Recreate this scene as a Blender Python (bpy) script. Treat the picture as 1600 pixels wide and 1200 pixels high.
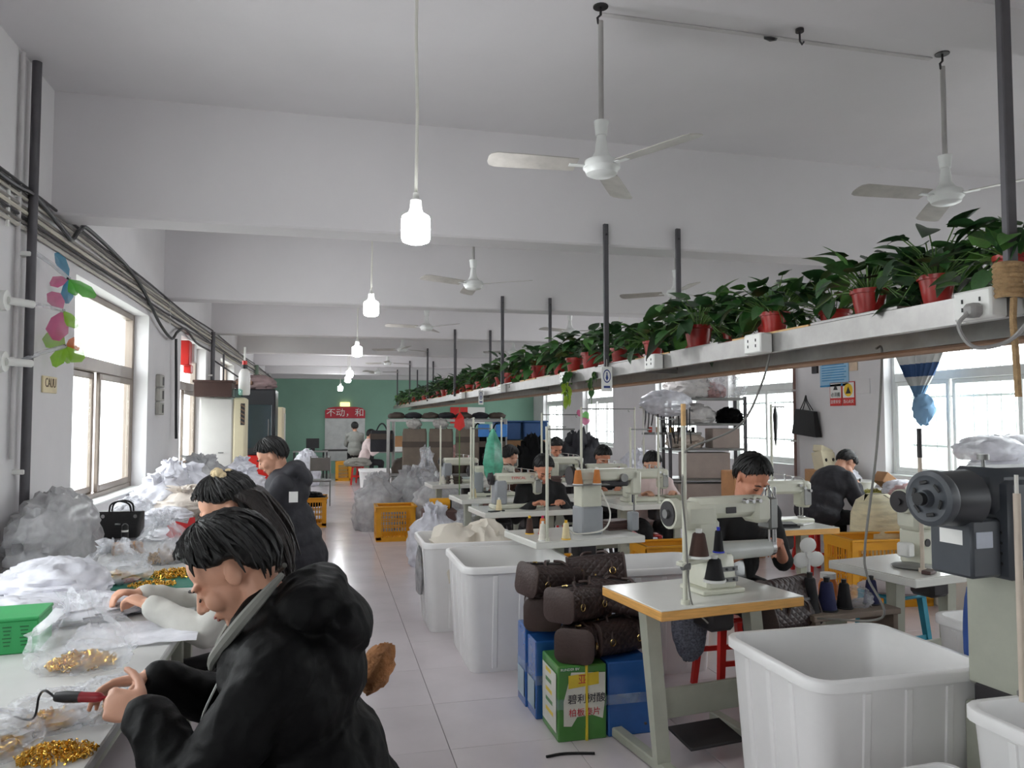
import bpy, bmesh, math, random
from mathutils import Vector, Matrix, Euler, noise
for o in list(bpy.data.objects): bpy.data.objects.remove(o)
SC = bpy.context.scene; COL = SC.collection
R = random.Random(11); PI = math.pi
# ---------------------------------------------------------------- camera, world, exposure
cam = bpy.data.cameras.new('camera'); cam.sensor_width = 36; cam.lens = 26.55; cam.clip_end = 200
co = bpy.data.objects.new('camera', cam); COL.objects.link(co); SC.camera = co
co.location = (0, 0, 1.6); co.rotation_euler = (math.radians(90+2.6686), 0, math.radians(-13.793))
SC.view_settings.view_transform = 'Standard'; SC.view_settings.look = 'None'
SC.view_settings.gamma = 1; SC.view_settings.use_curve_mapping = False
SC.view_settings.exposure = 0.43
W = bpy.data.worlds.new('world'); SC.world = W; W.use_nodes = True
wb = W.node_tree.nodes['Background']; wb.inputs[0].default_value = (.975, .965, 1, 1); wb.inputs[1].default_value = 5.5
SC.cycles.max_bounces = 8; SC.cycles.diffuse_bounces = 5; SC.cycles.transparent_max_bounces = 18
SC.cycles.sample_clamp_indirect = 6
def portal(x, y, z, sy, sz, into):          # daylight enters here: light portals only steer the sampling of the sky
    l = bpy.data.lights.new('window_portal', 'AREA'); l.shape = 'RECTANGLE'; l.size = sz; l.size_y = sy
    l.cycles.is_portal = True
    o = bpy.data.objects.new('window_portal', l); COL.objects.link(o); o.location = (x, y, z)
    o.rotation_euler = (0, -PI/2 if into > 0 else PI/2, 0)
# ---------------------------------------------------------------- helpers
def lin(c): return tuple(((v/255)/12.92 if v <= 10 else (((v/255)+.055)/1.055)**2.4) for v in c)
MATS = {}
def mat(n, c, r=.5, m=0, var=.1, sc=5, bump=0, bsc=60, spec=.5, alpha=1, trans=0, emit=0, coat=0, c2=None, sheen=0, stretch=None):
    if n in MATS: return MATS[n]
    M = bpy.data.materials.new(n); M.use_nodes = True; MATS[n] = M
    nt = M.node_tree; b = nt.nodes['Principled BSDF']; L = nt.links.new
    c = lin(c); ca = tuple(v*(1-var) for v in c) if c2 is None else lin(c2); cb = tuple(min(1, v*(1+var)) for v in c)
    b.inputs['Roughness'].default_value = r; b.inputs['Metallic'].default_value = m
    b.inputs['Specular IOR Level'].default_value = spec; b.inputs['Coat Weight'].default_value = coat
    b.inputs['Sheen Weight'].default_value = sheen
    if trans: b.inputs['Transmission Weight'].default_value = trans
    tc = nt.nodes.new('ShaderNodeTexCoord'); vec = tc.outputs['Object']
    if stretch:
        mp = nt.nodes.new('ShaderNodeMapping'); mp.inputs['Scale'].default_value = stretch; L(vec, mp.inputs[0]); vec = mp.outputs[0]
    if var or c2:
        t = nt.nodes.new('ShaderNodeTexNoise'); t.inputs['Scale'].default_value = sc; t.inputs['Detail'].default_value = 5; t.inputs['Roughness'].default_value = .6
        L(vec, t.inputs[0]); rp = nt.nodes.new('ShaderNodeValToRGB'); L(t.outputs[0], rp.inputs[0])
        rp.color_ramp.elements[0].position = .34; rp.color_ramp.elements[1].position = .66
        rp.color_ramp.elements[0].color = (*ca, 1); rp.color_ramp.elements[1].color = (*cb, 1); L(rp.outputs[0], b.inputs['Base Color'])
    else: b.inputs['Base Color'].default_value = (*c, 1)
    if bump:
        t2 = nt.nodes.new('ShaderNodeTexNoise'); t2.inputs['Scale'].default_value = bsc; t2.inputs['Detail'].default_value = 6; L(vec, t2.inputs[0])
        bp = nt.nodes.new('ShaderNodeBump'); bp.inputs['Strength'].default_value = bump; bp.inputs['Distance'].default_value = .02
        L(t2.outputs[0], bp.inputs['Height']); L(bp.outputs[0], b.inputs['Normal'])
    if emit:
        b.inputs['Emission Color'].default_value = (*c, 1); b.inputs['Emission Strength'].default_value = emit
    if alpha < 1:
        out = nt.nodes['Material Output']; tr = nt.nodes.new('ShaderNodeBsdfTransparent'); mx = nt.nodes.new('ShaderNodeMixShader')
        t3 = nt.nodes.new('ShaderNodeTexNoise'); t3.inputs['Scale'].default_value = 9; t3.inputs['Detail'].default_value = 4; L(vec, t3.inputs[0])
        mr = nt.nodes.new('ShaderNodeMapRange'); mr.inputs[1].default_value = .3; mr.inputs[2].default_value = .7
        mr.inputs[3].default_value = max(0, alpha-.22); mr.inputs[4].default_value = min(1, alpha+.22)
        L(t3.outputs[0], mr.inputs[0]); L(mr.outputs[0], mx.inputs[0]); L(tr.outputs[0], mx.inputs[1]); L(b.outputs[0], mx.inputs[2]); L(mx.outputs[0], out.inputs[0])
    return M
def glass_mat(n, tint=(.97, 1, .99), refl=.07):
    if n in MATS: return MATS[n]
    M = bpy.data.materials.new(n); M.use_nodes = True; MATS[n] = M; nt = M.node_tree
    out = nt.nodes['Material Output']; tr = nt.nodes.new('ShaderNodeBsdfTransparent'); tr.inputs[0].default_value = (*tint, 1)
    gl = nt.nodes.new('ShaderNodeBsdfGlossy'); gl.inputs['Roughness'].default_value = .03; mx = nt.nodes.new('ShaderNodeMixShader'); mx.inputs[0].default_value = refl
    nt.links.new(tr.outputs[0], mx.inputs[1]); nt.links.new(gl.outputs[0], mx.inputs[2]); nt.links.new(mx.outputs[0], out.inputs[0]); return M
def emat(n, c, s):
    if n in MATS: return MATS[n]
    M = bpy.data.materials.new(n); M.use_nodes = True; MATS[n] = M; nt = M.node_tree
    e = nt.nodes.new('ShaderNodeEmission'); e.inputs[0].default_value = (*lin(c), 1); e.inputs[1].default_value = s
    nt.links.new(e.outputs[0], nt.nodes['Material Output'].inputs[0]); return M
def RM(rx=0, ry=0, rz=0): return Euler((rx, ry, rz)).to_matrix().to_4x4()
def TM(x, y, z, rz=0, rx=0, ry=0, s=1): return Matrix.Translation((x, y, z)) @ RM(rx, ry, rz) @ Matrix.Scale(s, 4)
class MB:
    def __init__(s): s.v = []; s.f = []
    def add(s, vs, fs, M=None):
        o = len(s.v); s.v += [(M @ Vector(p)) if M else Vector(p) for p in vs]; s.f += [[i+o for i in q] for q in fs]; return s
    def box(s, c, d, bv=0, M=None, rot=None, tx=1, ty=1):     # tx,ty: taper of the top
        x, y, z = d[0]/2, d[1]/2, d[2]/2
        if bv:
            b = min(bv, x*.98, y*.98, z*.98); vs = []; ids = {}
            for i in (-1, 1):
                for j in (-1, 1):
                    for k in (-1, 1):
                        t = (tx if k > 0 else 1, ty if k > 0 else 1)
                        for a, p in enumerate(((i*x*t[0], j*(y-b)*t[1], k*(z-b)), (i*(x-b)*t[0], j*y*t[1], k*(z-b)), (i*(x-b)*t[0], j*(y-b)*t[1], k*z))):
                            ids[i, j, k, a] = len(vs); vs.append(p)
            g = lambda *q: ids[q]; fs = []
            for i in (-1, 1):
                fs.append([g(i,-1,-1,0), g(i,1,-1,0), g(i,1,1,0), g(i,-1,1,0)]); fs.append([g(-1,i,-1,1), g(1,i,-1,1), g(1,i,1,1), g(-1,i,1,1)]); fs.append([g(-1,-1,i,2), g(1,-1,i,2), g(1,1,i,2), g(-1,1,i,2)])
                for j in (-1, 1):
                    fs.append([g(i,j,-1,0), g(i,j,1,0), g(i,j,1,1), g(i,j,-1,1)]); fs.append([g(i,-1,j,0), g(i,1,j,0), g(i,1,j,2), g(i,-1,j,2)]); fs.append([g(-1,i,j,1), g(1,i,j,1), g(1,i,j,2), g(-1,i,j,2)])
                    for k in (-1, 1): fs.append([g(i,j,k,0), g(i,j,k,1), g(i,j,k,2)])
        else:
            vs = [(i*x*(tx if k > 0 else 1), j*y*(ty if k > 0 else 1), k*z) for i in (-1, 1) for j in (-1, 1) for k in (-1, 1)]
            fs = [[0,1,3,2], [4,6,7,5], [0,4,5,1], [2,3,7,6], [0,2,6,4], [1,5,7,3]]
        T = Matrix.Translation(c) @ (RM(*rot) if rot else Matrix())
        return s.add(vs, fs, (M @ T) if M else T)
    def cyl(s, a, b, r, r2=None, n=12, M=None, cap=True):
        a = Vector(a); b = Vector(b); r2 = r if r2 is None else r2; d = (b-a)
        q = d.to_track_quat('Z', 'Y') if d.length > 1e-9 else Matrix().to_quaternion(); vs = []
        for p, rr in ((a, r), (b, r2)):
            vs += [p + q @ Vector((rr*math.cos(2*PI*i/n), rr*math.sin(2*PI*i/n), 0)) for i in range(n)]
        fs = [[i, (i+1) % n, n+(i+1) % n, n+i] for i in range(n)]
        if cap: fs += [list(range(n))[::-1], list(range(n, 2*n))]
        return s.add(vs, fs, M)
    def tube(s, pts, r, n=6, M=None, closed=False):
        pts = [Vector(p) for p in pts]; m = len(pts); vs = []; fs = []; up = None
        for i, p in enumerate(pts):
            t = (pts[(i+1) % m]-pts[i-1]) if closed else (pts[min(i+1, m-1)]-pts[max(i-1, 0)]); t.normalize()
            if up is None: up = t.orthogonal().normalized()
            up = (up - t*up.dot(t)); up = up.normalized() if up.length > 1e-6 else t.orthogonal().normalized(); w = t.cross(up)
            rr = r[i] if isinstance(r, (list, tuple)) else r
            vs += [p + (up*math.cos(2*PI*k/n) + w*math.sin(2*PI*k/n))*rr for k in range(n)]
        for i in range(m if closed else m-1):
            j = (i+1) % m
            fs += [[i*n+k, i*n+(k+1) % n, j*n+(k+1) % n, j*n+k] for k in range(n)]
        if not closed: fs += [list(range(n))[::-1], list(range((m-1)*n, m*n))]
        return s.add(vs, fs, M)
    def lathe(s, prof, n=16, M=None, closed=True):
        vs = []; fs = []; m = len(prof)
        for r, z in prof: vs += [(r*math.cos(2*PI*k/n), r*math.sin(2*PI*k/n), z) for k in range(n)]
        for i in range(m-1): fs += [[i*n+k, i*n+(k+1) % n, (i+1)*n+(k+1) % n, (i+1)*n+k] for k in range(n)]
        if closed: fs += [list(range(n))[::-1], list(range((m-1)*n, m*n))]
        return s.add(vs, fs, M)
    def ell(s, c, rad, rot=None, n=8, m=12, M=None):
        vs = [(0, 0, -1)]; fs = []
        for i in range(1, n):
            a = -PI/2+PI*i/n; vs += [(math.cos(a)*math.cos(2*PI*k/m), math.cos(a)*math.sin(2*PI*k/m), math.sin(a)) for k in range(m)]
        vs.append((0, 0, 1)); e = len(vs)-1
        fs += [[0, 1+(k+1) % m, 1+k] for k in range(m)] + [[e, e-m+k, e-m+(k+1) % m] for k in range(m)]
        for i in range(n-2): fs += [[1+i*m+k, 1+i*m+(k+1) % m, 1+(i+1)*m+(k+1) % m, 1+(i+1)*m+k] for k in range(m)]
        rad = rad if isinstance(rad, (tuple, list)) else (rad,)*3
        T = Matrix.Translation(c) @ (RM(*rot) if rot else Matrix()) @ Matrix.Diagonal((*rad, 1))
        return s.add(vs, fs, (M @ T) if M else T)
    def caps(s, a, b, ra, rb=None, n=6, m=12, M=None):      # tapered capsule
        a = Vector(a); b = Vector(b); rb = ra if rb is None else rb; d = b-a; L = max(d.length, 1e-6)
        prof = [(math.cos(t)*ra, math.sin(t)*ra) for t in [-PI/2+PI/2*i/n for i in range(n+1)]] + [(math.cos(t)*rb, L+math.sin(t)*rb) for t in [PI/2*i/n for i in range(n+1)]]
        prof = [(max(r, 1e-4), z) for r, z in prof]
        T = Matrix.Translation(a) @ d.to_track_quat('Z', 'Y').to_matrix().to_4x4()
        return s.lathe(prof, m, (M @ T) if M else T)
    def prism(s, pts, h, M=None):                           # polygon in xy extruded along z 0..h
        n = len(pts); vs = [(x, y, 0) for x, y in pts]+[(x, y, h) for x, y in pts]
        return s.add(vs, [list(range(n))[::-1], list(range(n, 2*n))]+[[i, (i+1) % n, n+(i+1) % n, n+i] for i in range(n)], M)
    def mesh(s, name, smooth=40):
        me = bpy.data.meshes.new(name); me.from_pydata([tuple(p) for p in s.v], [], s.f); me.validate()
        bm = bmesh.new(); bm.from_mesh(me); bmesh.ops.recalc_face_normals(bm, faces=bm.faces); bm.to_mesh(me); bm.free()
        if smooth:
            for p in me.polygons: p.use_smooth = True
            me.set_sharp_from_angle(angle=math.radians(smooth))
        return me
    def build(s, name, m, parent=None, smooth=40, M=None):
        me = s.mesh(name, smooth); return link(name, me, m, parent, M)
def link(name, me, m, parent=None, M=None):
    o = bpy.data.objects.new(name, me); COL.objects.link(o)
    if m is not None and not me.materials: me.materials.append(m)
    if parent is not None: o.parent = parent
    if M is not None: o.matrix_local = M
    return o
def tag(o, label, cat, group=None, kind=None):
    o['label'] = label; o['category'] = cat
    if group: o['group'] = group
    if kind: o['kind'] = kind
    return o
def thing(name, label, cat, loc=(0, 0, 0), rz=0, group=None):
    o = bpy.data.objects.new(name, None); COL.objects.link(o); o.location = loc; o.rotation_euler = (0, 0, rz); o.empty_display_size = .05
    return tag(o, label, cat, group)
def single(name, mb, m, label, cat, group=None, loc=(0, 0, 0), rz=0, smooth=40):
    o = mb.build(name, m, None, smooth); o.location = loc; o.rotation_euler = (0, 0, rz); return tag(o, label, cat, group)
def struct(name, mb, m, parent=None, smooth=0):
    o = mb.build(name, m, parent, smooth)
    if parent is None: o['kind'] = 'structure'
    return o
def copy_tree(o, parent=None):
    c = o.copy(); COL.objects.link(c)
    if parent is not None: c.parent = parent
    for ch in list(o.children): copy_tree(ch, c)
    return c
def dup(o, loc, rz=0, label=None, group=None, s=None):
    c = copy_tree(o); c.location = loc; c.rotation_euler = (0, 0, rz)
    if s: c.scale = (s, s, s)
    if label: c['label'] = label
    if group: c['group'] = group
    return c
def crv(pts, n=8):                                          # Catmull-Rom through points
    P = [Vector(p) for p in pts]; P = [2*P[0]-P[1]]+P+[2*P[-1]-P[-2]]; out = []
    for i in range(1, len(P)-2):
        a, b, c, d = P[i-1:i+3]
        for k in range(n):
            t = k/n; out.append(.5*((2*b)+(c-a)*t+(2*a-5*b+4*c-d)*t*t+(3*b-a-3*c+d)*t**3))
    return out+[P[-2]]
def text(s, size, m, parent=None, M=None, name='lettering', depth=.0006, align='CENTER', sx=1):
    cu = bpy.data.curves.new(name, 'FONT'); cu.body = s; cu.size = size; cu.extrude = depth; cu.align_x = align; cu.align_y = 'CENTER'; cu.resolution_u = 2
    o = bpy.data.objects.new(name, cu); COL.objects.link(o); dg = bpy.context.evaluated_depsgraph_get(); dg.update()
    me = bpy.data.meshes.new_from_object(o.evaluated_get(dg)); bpy.data.objects.remove(o); me.name = name
    me.materials.clear(); o = link(name, me, m, parent)
    MM = M or Matrix()
    o.matrix_local = MM @ Matrix.Diagonal((sx, 1, 1, 1)); return o
# ---------------------------------------------------------------- setting
m_wall = mat('wall_paint', (222, 220, 221), .85, var=.04, sc=1.3, bump=.05, bsc=25)
m_ceil = mat('ceiling_paint', (212, 209, 211), .9, var=.035, sc=.9, bump=.05, bsc=20)
m_green = mat('green_paint', (138, 176, 157), .8, var=.06, sc=1.2)
m_tile = mat('floor_tile', (212, 204, 207), .17, var=.05, sc=2.2, spec=.5)
m_grout = mat('grout', (150, 143, 143), .8)
m_pane = glass_mat('window_glass')
m_wfr = mat('window_frame_brown', (134, 122, 112), .35, m=.3, var=.12, sc=4)
m_wwh = mat('window_frame_white', (225, 228, 226), .4, var=.04)
m_bar = mat('security_bar', (206, 212, 212), .5)
XL, XR, YB, YF, ZC, ZB = -1.55, 6.35, 23.0, -3.5, 3.5, 2.78
TS = .6
fl = MB().box((2.4, 9.75, -.06), (8.4, 27, .11)).build('floor', m_grout, None, 0); fl['kind'] = 'structure'
tm = MB().box((0, 0, -.004), (TS-.003, TS-.003, .012), .0015).mesh('floor_tile', 0); tm.materials.append(m_tile)
rest = MB(); nx = int(math.ceil((XR-XL)/TS)); ny = int(math.ceil((YB-YF)/TS)); near = []
for i in range(nx):
    for j in range(ny):
        x = XL+TS*(i+.5)-.25; y = YF+TS*(j+.5)
        vis = (2.2 < y and -.7 < x < 1.35) or (2.2 < y < 10 and x < 5.2 and x > -.2)
        if vis and len(near) < 295: near.append((x, y))
        else: rest.box((x, y, -.004), (TS-.003, TS-.003, .012))
for x, y in near:
    t = link('floor_tile', tm, None, fl); t.location = (x, y, R.uniform(-.0004, .0004)); t.rotation_euler = (R.uniform(-.0006, .0006), R.uniform(-.0006, .0006), 0)
rs = rest.build('floor_tile_rest', m_tile, fl, 0); rs['kind'] = 'stuff'
# ceiling with beams
ce = struct('ceiling', MB().box((2.4, 9.75, ZC+.1), (8.6, 27.4, .2)), m_ceil)
for k in range(8):
    y = 1.7+3.1*k-3.1 if k else -1.4
    struct('ceiling_beam', MB().box((2.4, y+.125, (ZB+ZC)/2+.03), (7.95, .25, ZC-ZB+.06), .012), m_ceil, ce)
struct('ceiling_beam', MB().box((2.4, 22.87, (ZB+ZC)/2+.03), (7.95, .26, ZC-ZB+.06), .012), m_ceil, ce)
def wall_x(name, xa, xb, ops):
    mb = MB(); y = YF-.2; xc, w = (xa+xb)/2, abs(xb-xa)
    for (a, b, z0, z1) in sorted(ops)+[(YB+.2, None, 0, 0)]:
        mb.box((xc, (y+a)/2, ZC/2), (w, a-y, ZC))
        if b is None: break
        mb.box((xc, (a+b)/2, z0/2), (w, b-a, z0)); mb.box((xc, (a+b)/2, (z1+ZC)/2), (w, b-a, ZC-z1)); y = b
    return struct(name, mb, m_wall)
OL = [(-1.9, .3, .95, 2.55), (1.95, 3.7, .95, 2.55), (5.27, 7.3, 1.0, 2.52), (8.84, 10.6, 1.0, 2.52), (12.0, 13.7, 1.0, 2.52), (15.0, 16.8, 1.0, 2.52), (18.1, 19.9, 1.0, 2.52)]  # first two openings: unseen windows, added to bring in more daylight
OR = [(-1.9, .4, .95, 2.6), (1.6, 4.3, .95, 2.6), (5.05, 7.56, .95, 2.6), (9.3, 11.1, .95, 2.6), (12.2, 13.9, .95, 2.6), (16.2, 18.3, .95, 2.6), (20.0, 21.9, .95, 2.6)]  # first two here are out of view too, added as extra daylight sources
wall_x('wall_left', XL-.22, XL, OL); wall_x('wall_right', XR, XR+.22, OR)
struct('wall_back', MB().box((2.4, YB+.1, ZC/2), (8.4, .2, ZC)), m_green)
struct('wall_front', MB().box((2.4, YF-.1, ZC/2), (8.4, .2, ZC)), m_wall)
WN = [0]
def window(x, y0, y1, z0, z1, side, mf, zt, muls, bars=False):
    WN[0] += 1; o = bpy.data.objects.new('window_%d' % WN[0], None); COL.objects.link(o); o['kind'] = 'structure'
    t = .05; d = .07
    def bar(n, ya, yb, za, zb, dd=d, xx=x, mm=None): MB().box((xx, (ya+yb)/2, (za+zb)/2), (dd, yb-ya, zb-za), .006).build(n, mm or mf, o, 0)
    bar('jamb', y0, y0+t, z0, z1); bar('jamb', y1-t, y1, z0, z1); bar('sill_rail', y0+t, y1-t, z0, z0+t); bar('head_rail', y0+t, y1-t, z1-t, z1); bar('transom', y0+t, y1-t, zt-.05, zt+.05)
    bar('pane', y0+t, y1-t, zt+.05, z1-t, .006, x, m_pane)
    ys = [y0+t]+list(muls)+[y1-t]
    for i, (a, b) in enumerate(zip(ys[:-1], ys[1:])):
        xx = x+(.018 if i % 2 else -.018)
        bar('sash_stile', a, a+.045, z0+t, zt-.05, .03, xx); bar('sash_stile', b-.045, b, z0+t, zt-.05, .03, xx)
        bar('sash_rail', a+.045, b-.045, z0+t, z0+t+.05, .03, xx); bar('sash_rail', a+.045, b-.045, zt-.1, zt-.05, .03, xx)
        bar('pane', a+.045, b-.045, z0+t+.05, zt-.1, .005, xx, m_pane)
    if bars:
        k = int((y1-y0)/.16)
        for i in range(1, k): MB().cyl((x+side*.12, y0+(y1-y0)*i/k, z0), (x+side*.12, y0+(y1-y0)*i/k, z1), .007, n=6).build('security_bar', m_bar, o)
        for z in (z0+.35, z0+.9): MB().box((x+side*.12, (y0+y1)/2, z), (.012, y1-y0, .025)).build('security_bar', m_bar, o, 0)
    portal(x+side*.2, (y0+y1)/2, (z0+z1)/2, y1-y0, z1-z0, -side)
for (a, b, z0, z1) in OL: window(XL-.15, a, b, z0, z1, -1, m_wfr, 2.0, [(a+b)/2])
for i, (a, b, z0, z1) in enumerate(OR): window(XR+.14, a, b, z0, z1, 1, m_wwh, 2.08, [a+(b-a)*k/3 for k in (1, 2)] if b-a > 2 else [(a+b)/2], True)
for s, ops in ((-1, OL), (1, OR)):
    for (a, b, z0, z1) in ops:
        struct('trim_%d' % (WN[0]+len(bpy.data.objects)), MB().box(((XL if s < 0 else XR)+s*.09, (a+b)/2, z0+.008), (.2, b-a-.002, .014), .004), m_wwh)
m_yard = mat('yard_concrete', (196, 198, 192), .9)
g = struct('ground', MB().box((2.4, 9, -.35), (90, 90, .1)), m_yard)
# ---------------------------------------------------------------- ceiling fans, bulbs, hanging rack with plants
m_fan = mat('fan_white', (222, 224, 222), .35, var=.04)
m_blade = mat('fan_blade', (176, 172, 166), .45, var=.14, sc=9)
m_rod = mat('rod_grey', (170, 168, 166), .45, m=.3)
m_dark = mat('dark_metal', (62, 60, 62), .5, m=.5, var=.15)
m_blk = mat('black_plastic', (26, 26, 28), .45)
m_pole = mat('pole_grey', (88, 86, 90), .5, m=.35, var=.1, sc=12)
m_alu = mat('aluminium', (158, 156, 154), .38, m=.75, var=.08, sc=14)
m_wood = mat('plywood', (206, 166, 112), .6, var=.14, sc=3, stretch=(1, 12, 12))
m_cord = mat('white_cord', (222, 220, 212), .6)
m_wht = mat('white_plastic', (232, 232, 228), .4, var=.03)
ORD = ['first', 'second', 'third', 'fourth', 'fifth', 'sixth', 'seventh', 'eighth', 'ninth', 'tenth', 'eleventh', 'twelfth', 'thirteenth', 'fourteenth', 'fifteenth', 'sixteenth', 'seventeenth', 'eighteenth', 'nineteenth', 'twentieth']
ORD += ['twenty-'+q for q in ORD[:9]]+['thirtieth']+['thirty-'+q for q in ORD[:9]]
def make_fan(label, loc, rz):
    t = thing('ceiling_fan', label, 'ceiling fan', loc, rz, 'ceiling fans')      # origin at the hub, ceiling .77 above
    MB().cyl((0, 0, .765), (0, 0, .78), .035, n=16).build('ceiling_plate', m_dark, t)
    MB().tube([(0, 0, .77), (0, 0, .73), (.015, 0, .715), (.012, 0, .69), (0, 0, .68)], .006, 6).build('hook', m_dark, t)
    MB().cyl((0, 0, .17), (0, 0, .7), .0125, n=10).build('down_rod', m_rod, t)
    MB().lathe([(.013, .235), (.034, .23), (.03, .2), (.026, .165), (.014, .16)], 16).build('canopy', m_fan, t)
    MB().lathe([(.02, .165), (.026, .13), (.03, .09), (.05, .055), (.078, .045), (.085, .03), (.085, .012), (.078, .006), (.07, -.014), (.05, -.024), (.0, -.026)], 24, closed=False).build('motor_housing', m_fan, t)
    for k in range(3):
        M = RM(0, 0, 2*PI*k/3); b = MB(); L = [.12, .2, .3, .4, .49, .515, .525]; Wd = [.05, .054, .056, .058, .058, .045, .02]
        vs = []; fs = []
        for x, w in zip(L, Wd):
            tilt = .2
            vs += [(x, -w, .02-tilt*w), (x, w, .02+tilt*w), (x, w, .024+tilt*w), (x, -w, .024-tilt*w)]
        for i in range(len(L)-1): fs += [[4*i+a, 4*i+(a+1) % 4, 4*i+4+(a+1) % 4, 4*i+4+a] for a in range(4)]
        fs += [[3, 2, 1, 0], [len(vs)-4, len(vs)-3, len(vs)-2, len(vs)-1]]
        bl = b.add(vs, fs, M).build('blade', m_blade, t, 30)
        MB().box((.1, 0, .02), (.11, .03, .006), .002, M=M).build('blade_bracket', m_fan, bl)
    return t
fans = []
for row, x in (('aisle', 1.206), ('plant rack', 3.09)):
    for k, y in enumerate([3.2, 6.3, 9.4, 12.5, 15.6, 18.7]):
        if row == 'plant rack' and k > 3: continue
        lab = 'white three-blade ceiling fan, %s nearest in the row %s' % (ORD[k], 'beside the bare bulbs' if row == 'aisle' else 'right of the plant rack')
        loc = (x, y, 2.73); rz = math.radians(177.5 if k == 0 else 177+R.choice([-35, -22, 12, 30, 50]))
        fans.append(dup(fans[0], loc, rz, lab) if fans else make_fan(lab, loc, rz))
m_conduit = mat('conduit_paint', (196, 193, 193), .8)
o = single('ceiling_conduit', MB().box((2.15, 3.26, 3.497), (1.85, .03, .008), .003), m_conduit, 'thin painted conduit on ceiling between the two nearest fans', 'conduit')
t = thing('ceiling_hook', 'empty dark hook on ceiling between the two nearest fans', 'hook', (2.22, 3.16, 3.5))
MB().cyl((0, 0, -.015), (0, 0, 0), .02, n=12).build('plate', m_dark, t); MB().tube([(0, 0, -.01), (0, 0, -.06), (.012, 0, -.075), (.022, 0, -.06)], .005).build('rod', m_dark, t)
single('dangling_disc', MB().lathe([(.0, -.02), (.03, -.012), (.034, 0), (.0, .004)], 14, TM(0, 0, 0, rx=.5)), m_blk, 'small black disc dangling from ceiling near the hook', 'disc', loc=(2.1, 3.22, 3.475))
m_glow = emat('bulb_glow', (250, 252, 255), 75)
def make_bulb(label, loc, drop, near=True):
    t = thing('light_bulb', label, 'light bulb', loc, 0, 'bare hanging bulbs')
    if near:
        MB().tube([(0, 0, .12), (.004, 0, .12+drop*.4), (-.003, .002, .12+drop*.75), (0, 0, .12+drop)], .006 if drop < .8 else .007, 6).build('cord', m_cord, t)
    MB().lathe([(.0, .14), (.012, .138), (.014, .115), (.024, .105), (.026, .07), (.034, .05)], 16).build('socket', m_wht, t)
    MB().lathe([(.034, .05), (.058, .035), (.062, .015), (.062, -.055), (.056, -.072), (.03, -.082), (.0, -.084)], 20, closed=False).build('globe', m_glow, t)
    return t
for k, (x, y, z) in enumerate([(.362, 3.2, 2.43), (.349, 6.3, 2.53), (.356, 9.4, 2.445), (.42, 14.6, 2.47), (.43, 16.2, 2.45), (.34, 20, 2.41)]):
    make_bulb('glowing bare bulb on white cord above the aisle, %s nearest' % ORD[k], (x, y, z), 3.5-z-.12)
make_bulb('glowing bare bulb half hidden behind plants on rack', (3.78, 9.4, 2.44), .93)
# rack
RY0, RY1, XA, XB2 = -.5, 21.6, 1.84, 2.35
rk = thing('hanging_rack', 'long aluminium rack hung from ceiling poles carrying potted plants', 'rack', (0, 0, 0))
for x in (XA, XB2):
    b = MB(); s = 1 if x == XA else -1
    b.box((x, (RY0+RY1)/2, 1.925), (.006, RY1-RY0, .08)); b.box((x+s*.016, (RY0+RY1)/2, 1.962), (.03, RY1-RY0, .006)); b.box((x+s*.016, (RY0+RY1)/2, 1.888), (.03, RY1-RY0, .006))
    b.build('rail', m_alu, rk, 0)
MB().cyl((2.28, RY0, 1.868), (2.28, RY1, 1.868), .014, n=8).build('conduit_pipe', mat('copper_pipe', (190, 158, 136), .35, m=.6), rk)
MB().cyl((2.39, RY0, 1.9), (2.39, RY1, 1.9), .014, n=8).build('conduit_pipe', m_alu, rk)
for k in range(8):
    y = 1.69+3.1*(k-1) if k else -.4
    for x in (XA-.012, XB2+.012):
        p = MB().box((x, y-.012, 2.43), (.034, .022, .99), .003).build('pole', m_pole, rk, 0)
        MB().cyl((x, y-.03, 2.85), (x, y+.005, 2.85), .008, n=6).build('bolt', m_dark, p)
    MB().box(((XA+XB2)/2, y, 1.93), (XB2-XA, .03, .03)).build('cross_bar', m_alu, rk, 0)
y = .2; bi = 0
while y < 21:
    L = R.uniform(.28, .62)
    MB().box((2.09+R.uniform(-.02, .02), y+L/2, 1.972), (.5+R.uniform(-.04, .03), L-.02, .012), .002).build('board', [m_wood, m_alu, mat('pale_board', (196, 186, 170), .6, var=.1, sc=4)][R.choice([0, 0, 1, 2])], rk, 0)
    y += L+R.choice([.0, .02, .1, .25])
for y in (1.76, 2.9, 3.97, 5.6, 7.8, 10.2):
    bx = MB().box((1.805, y, 1.925), (.06, .13, .085), .006).build('socket_box', m_wht, rk)
    for dy in (-.03, .03):
        for dz in (-.012, .012): MB().box((1.774, y+dy, 1.925+dz), (.004, .004, .012)).build('socket_slot', m_blk, bx, 0)
MB().box((1.76, 1.74, 1.905), (.04, .045, .04), .01).build('plug', mat('grey_plug', (150, 148, 146), .5), rk)
MB().tube(crv([(1.745, 1.74, 1.9), (1.72, 1.75, 1.86), (1.74, 1.72, 1.8), (1.79, 1.66, 1.81), (1.8, 1.6, 1.86)]), .006).build('plug_cable', mat('grey_plug', (150, 148, 146), .5), rk)
m_twine = mat('twine', (172, 142, 104), .9, var=.2, sc=40, bump=.5, bsc=120)
b = MB()
for k in range(7): b.tube([(XA-.012+.036*math.cos(a)*1.1, 1.68+.034*math.sin(a), 1.93+.014*k+.01*math.sin(a*.5)) for a in [2*PI*i/12 for i in range(13)]], .008, 5)
b.tube(crv([(1.815, 1.66, 1.93), (1.8, 1.65, 1.86), (1.805, 1.65, 1.78), (1.81, 1.65, 1.66)]), .009, 5); b.build('twine_wrap', m_twine, rk)
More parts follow.
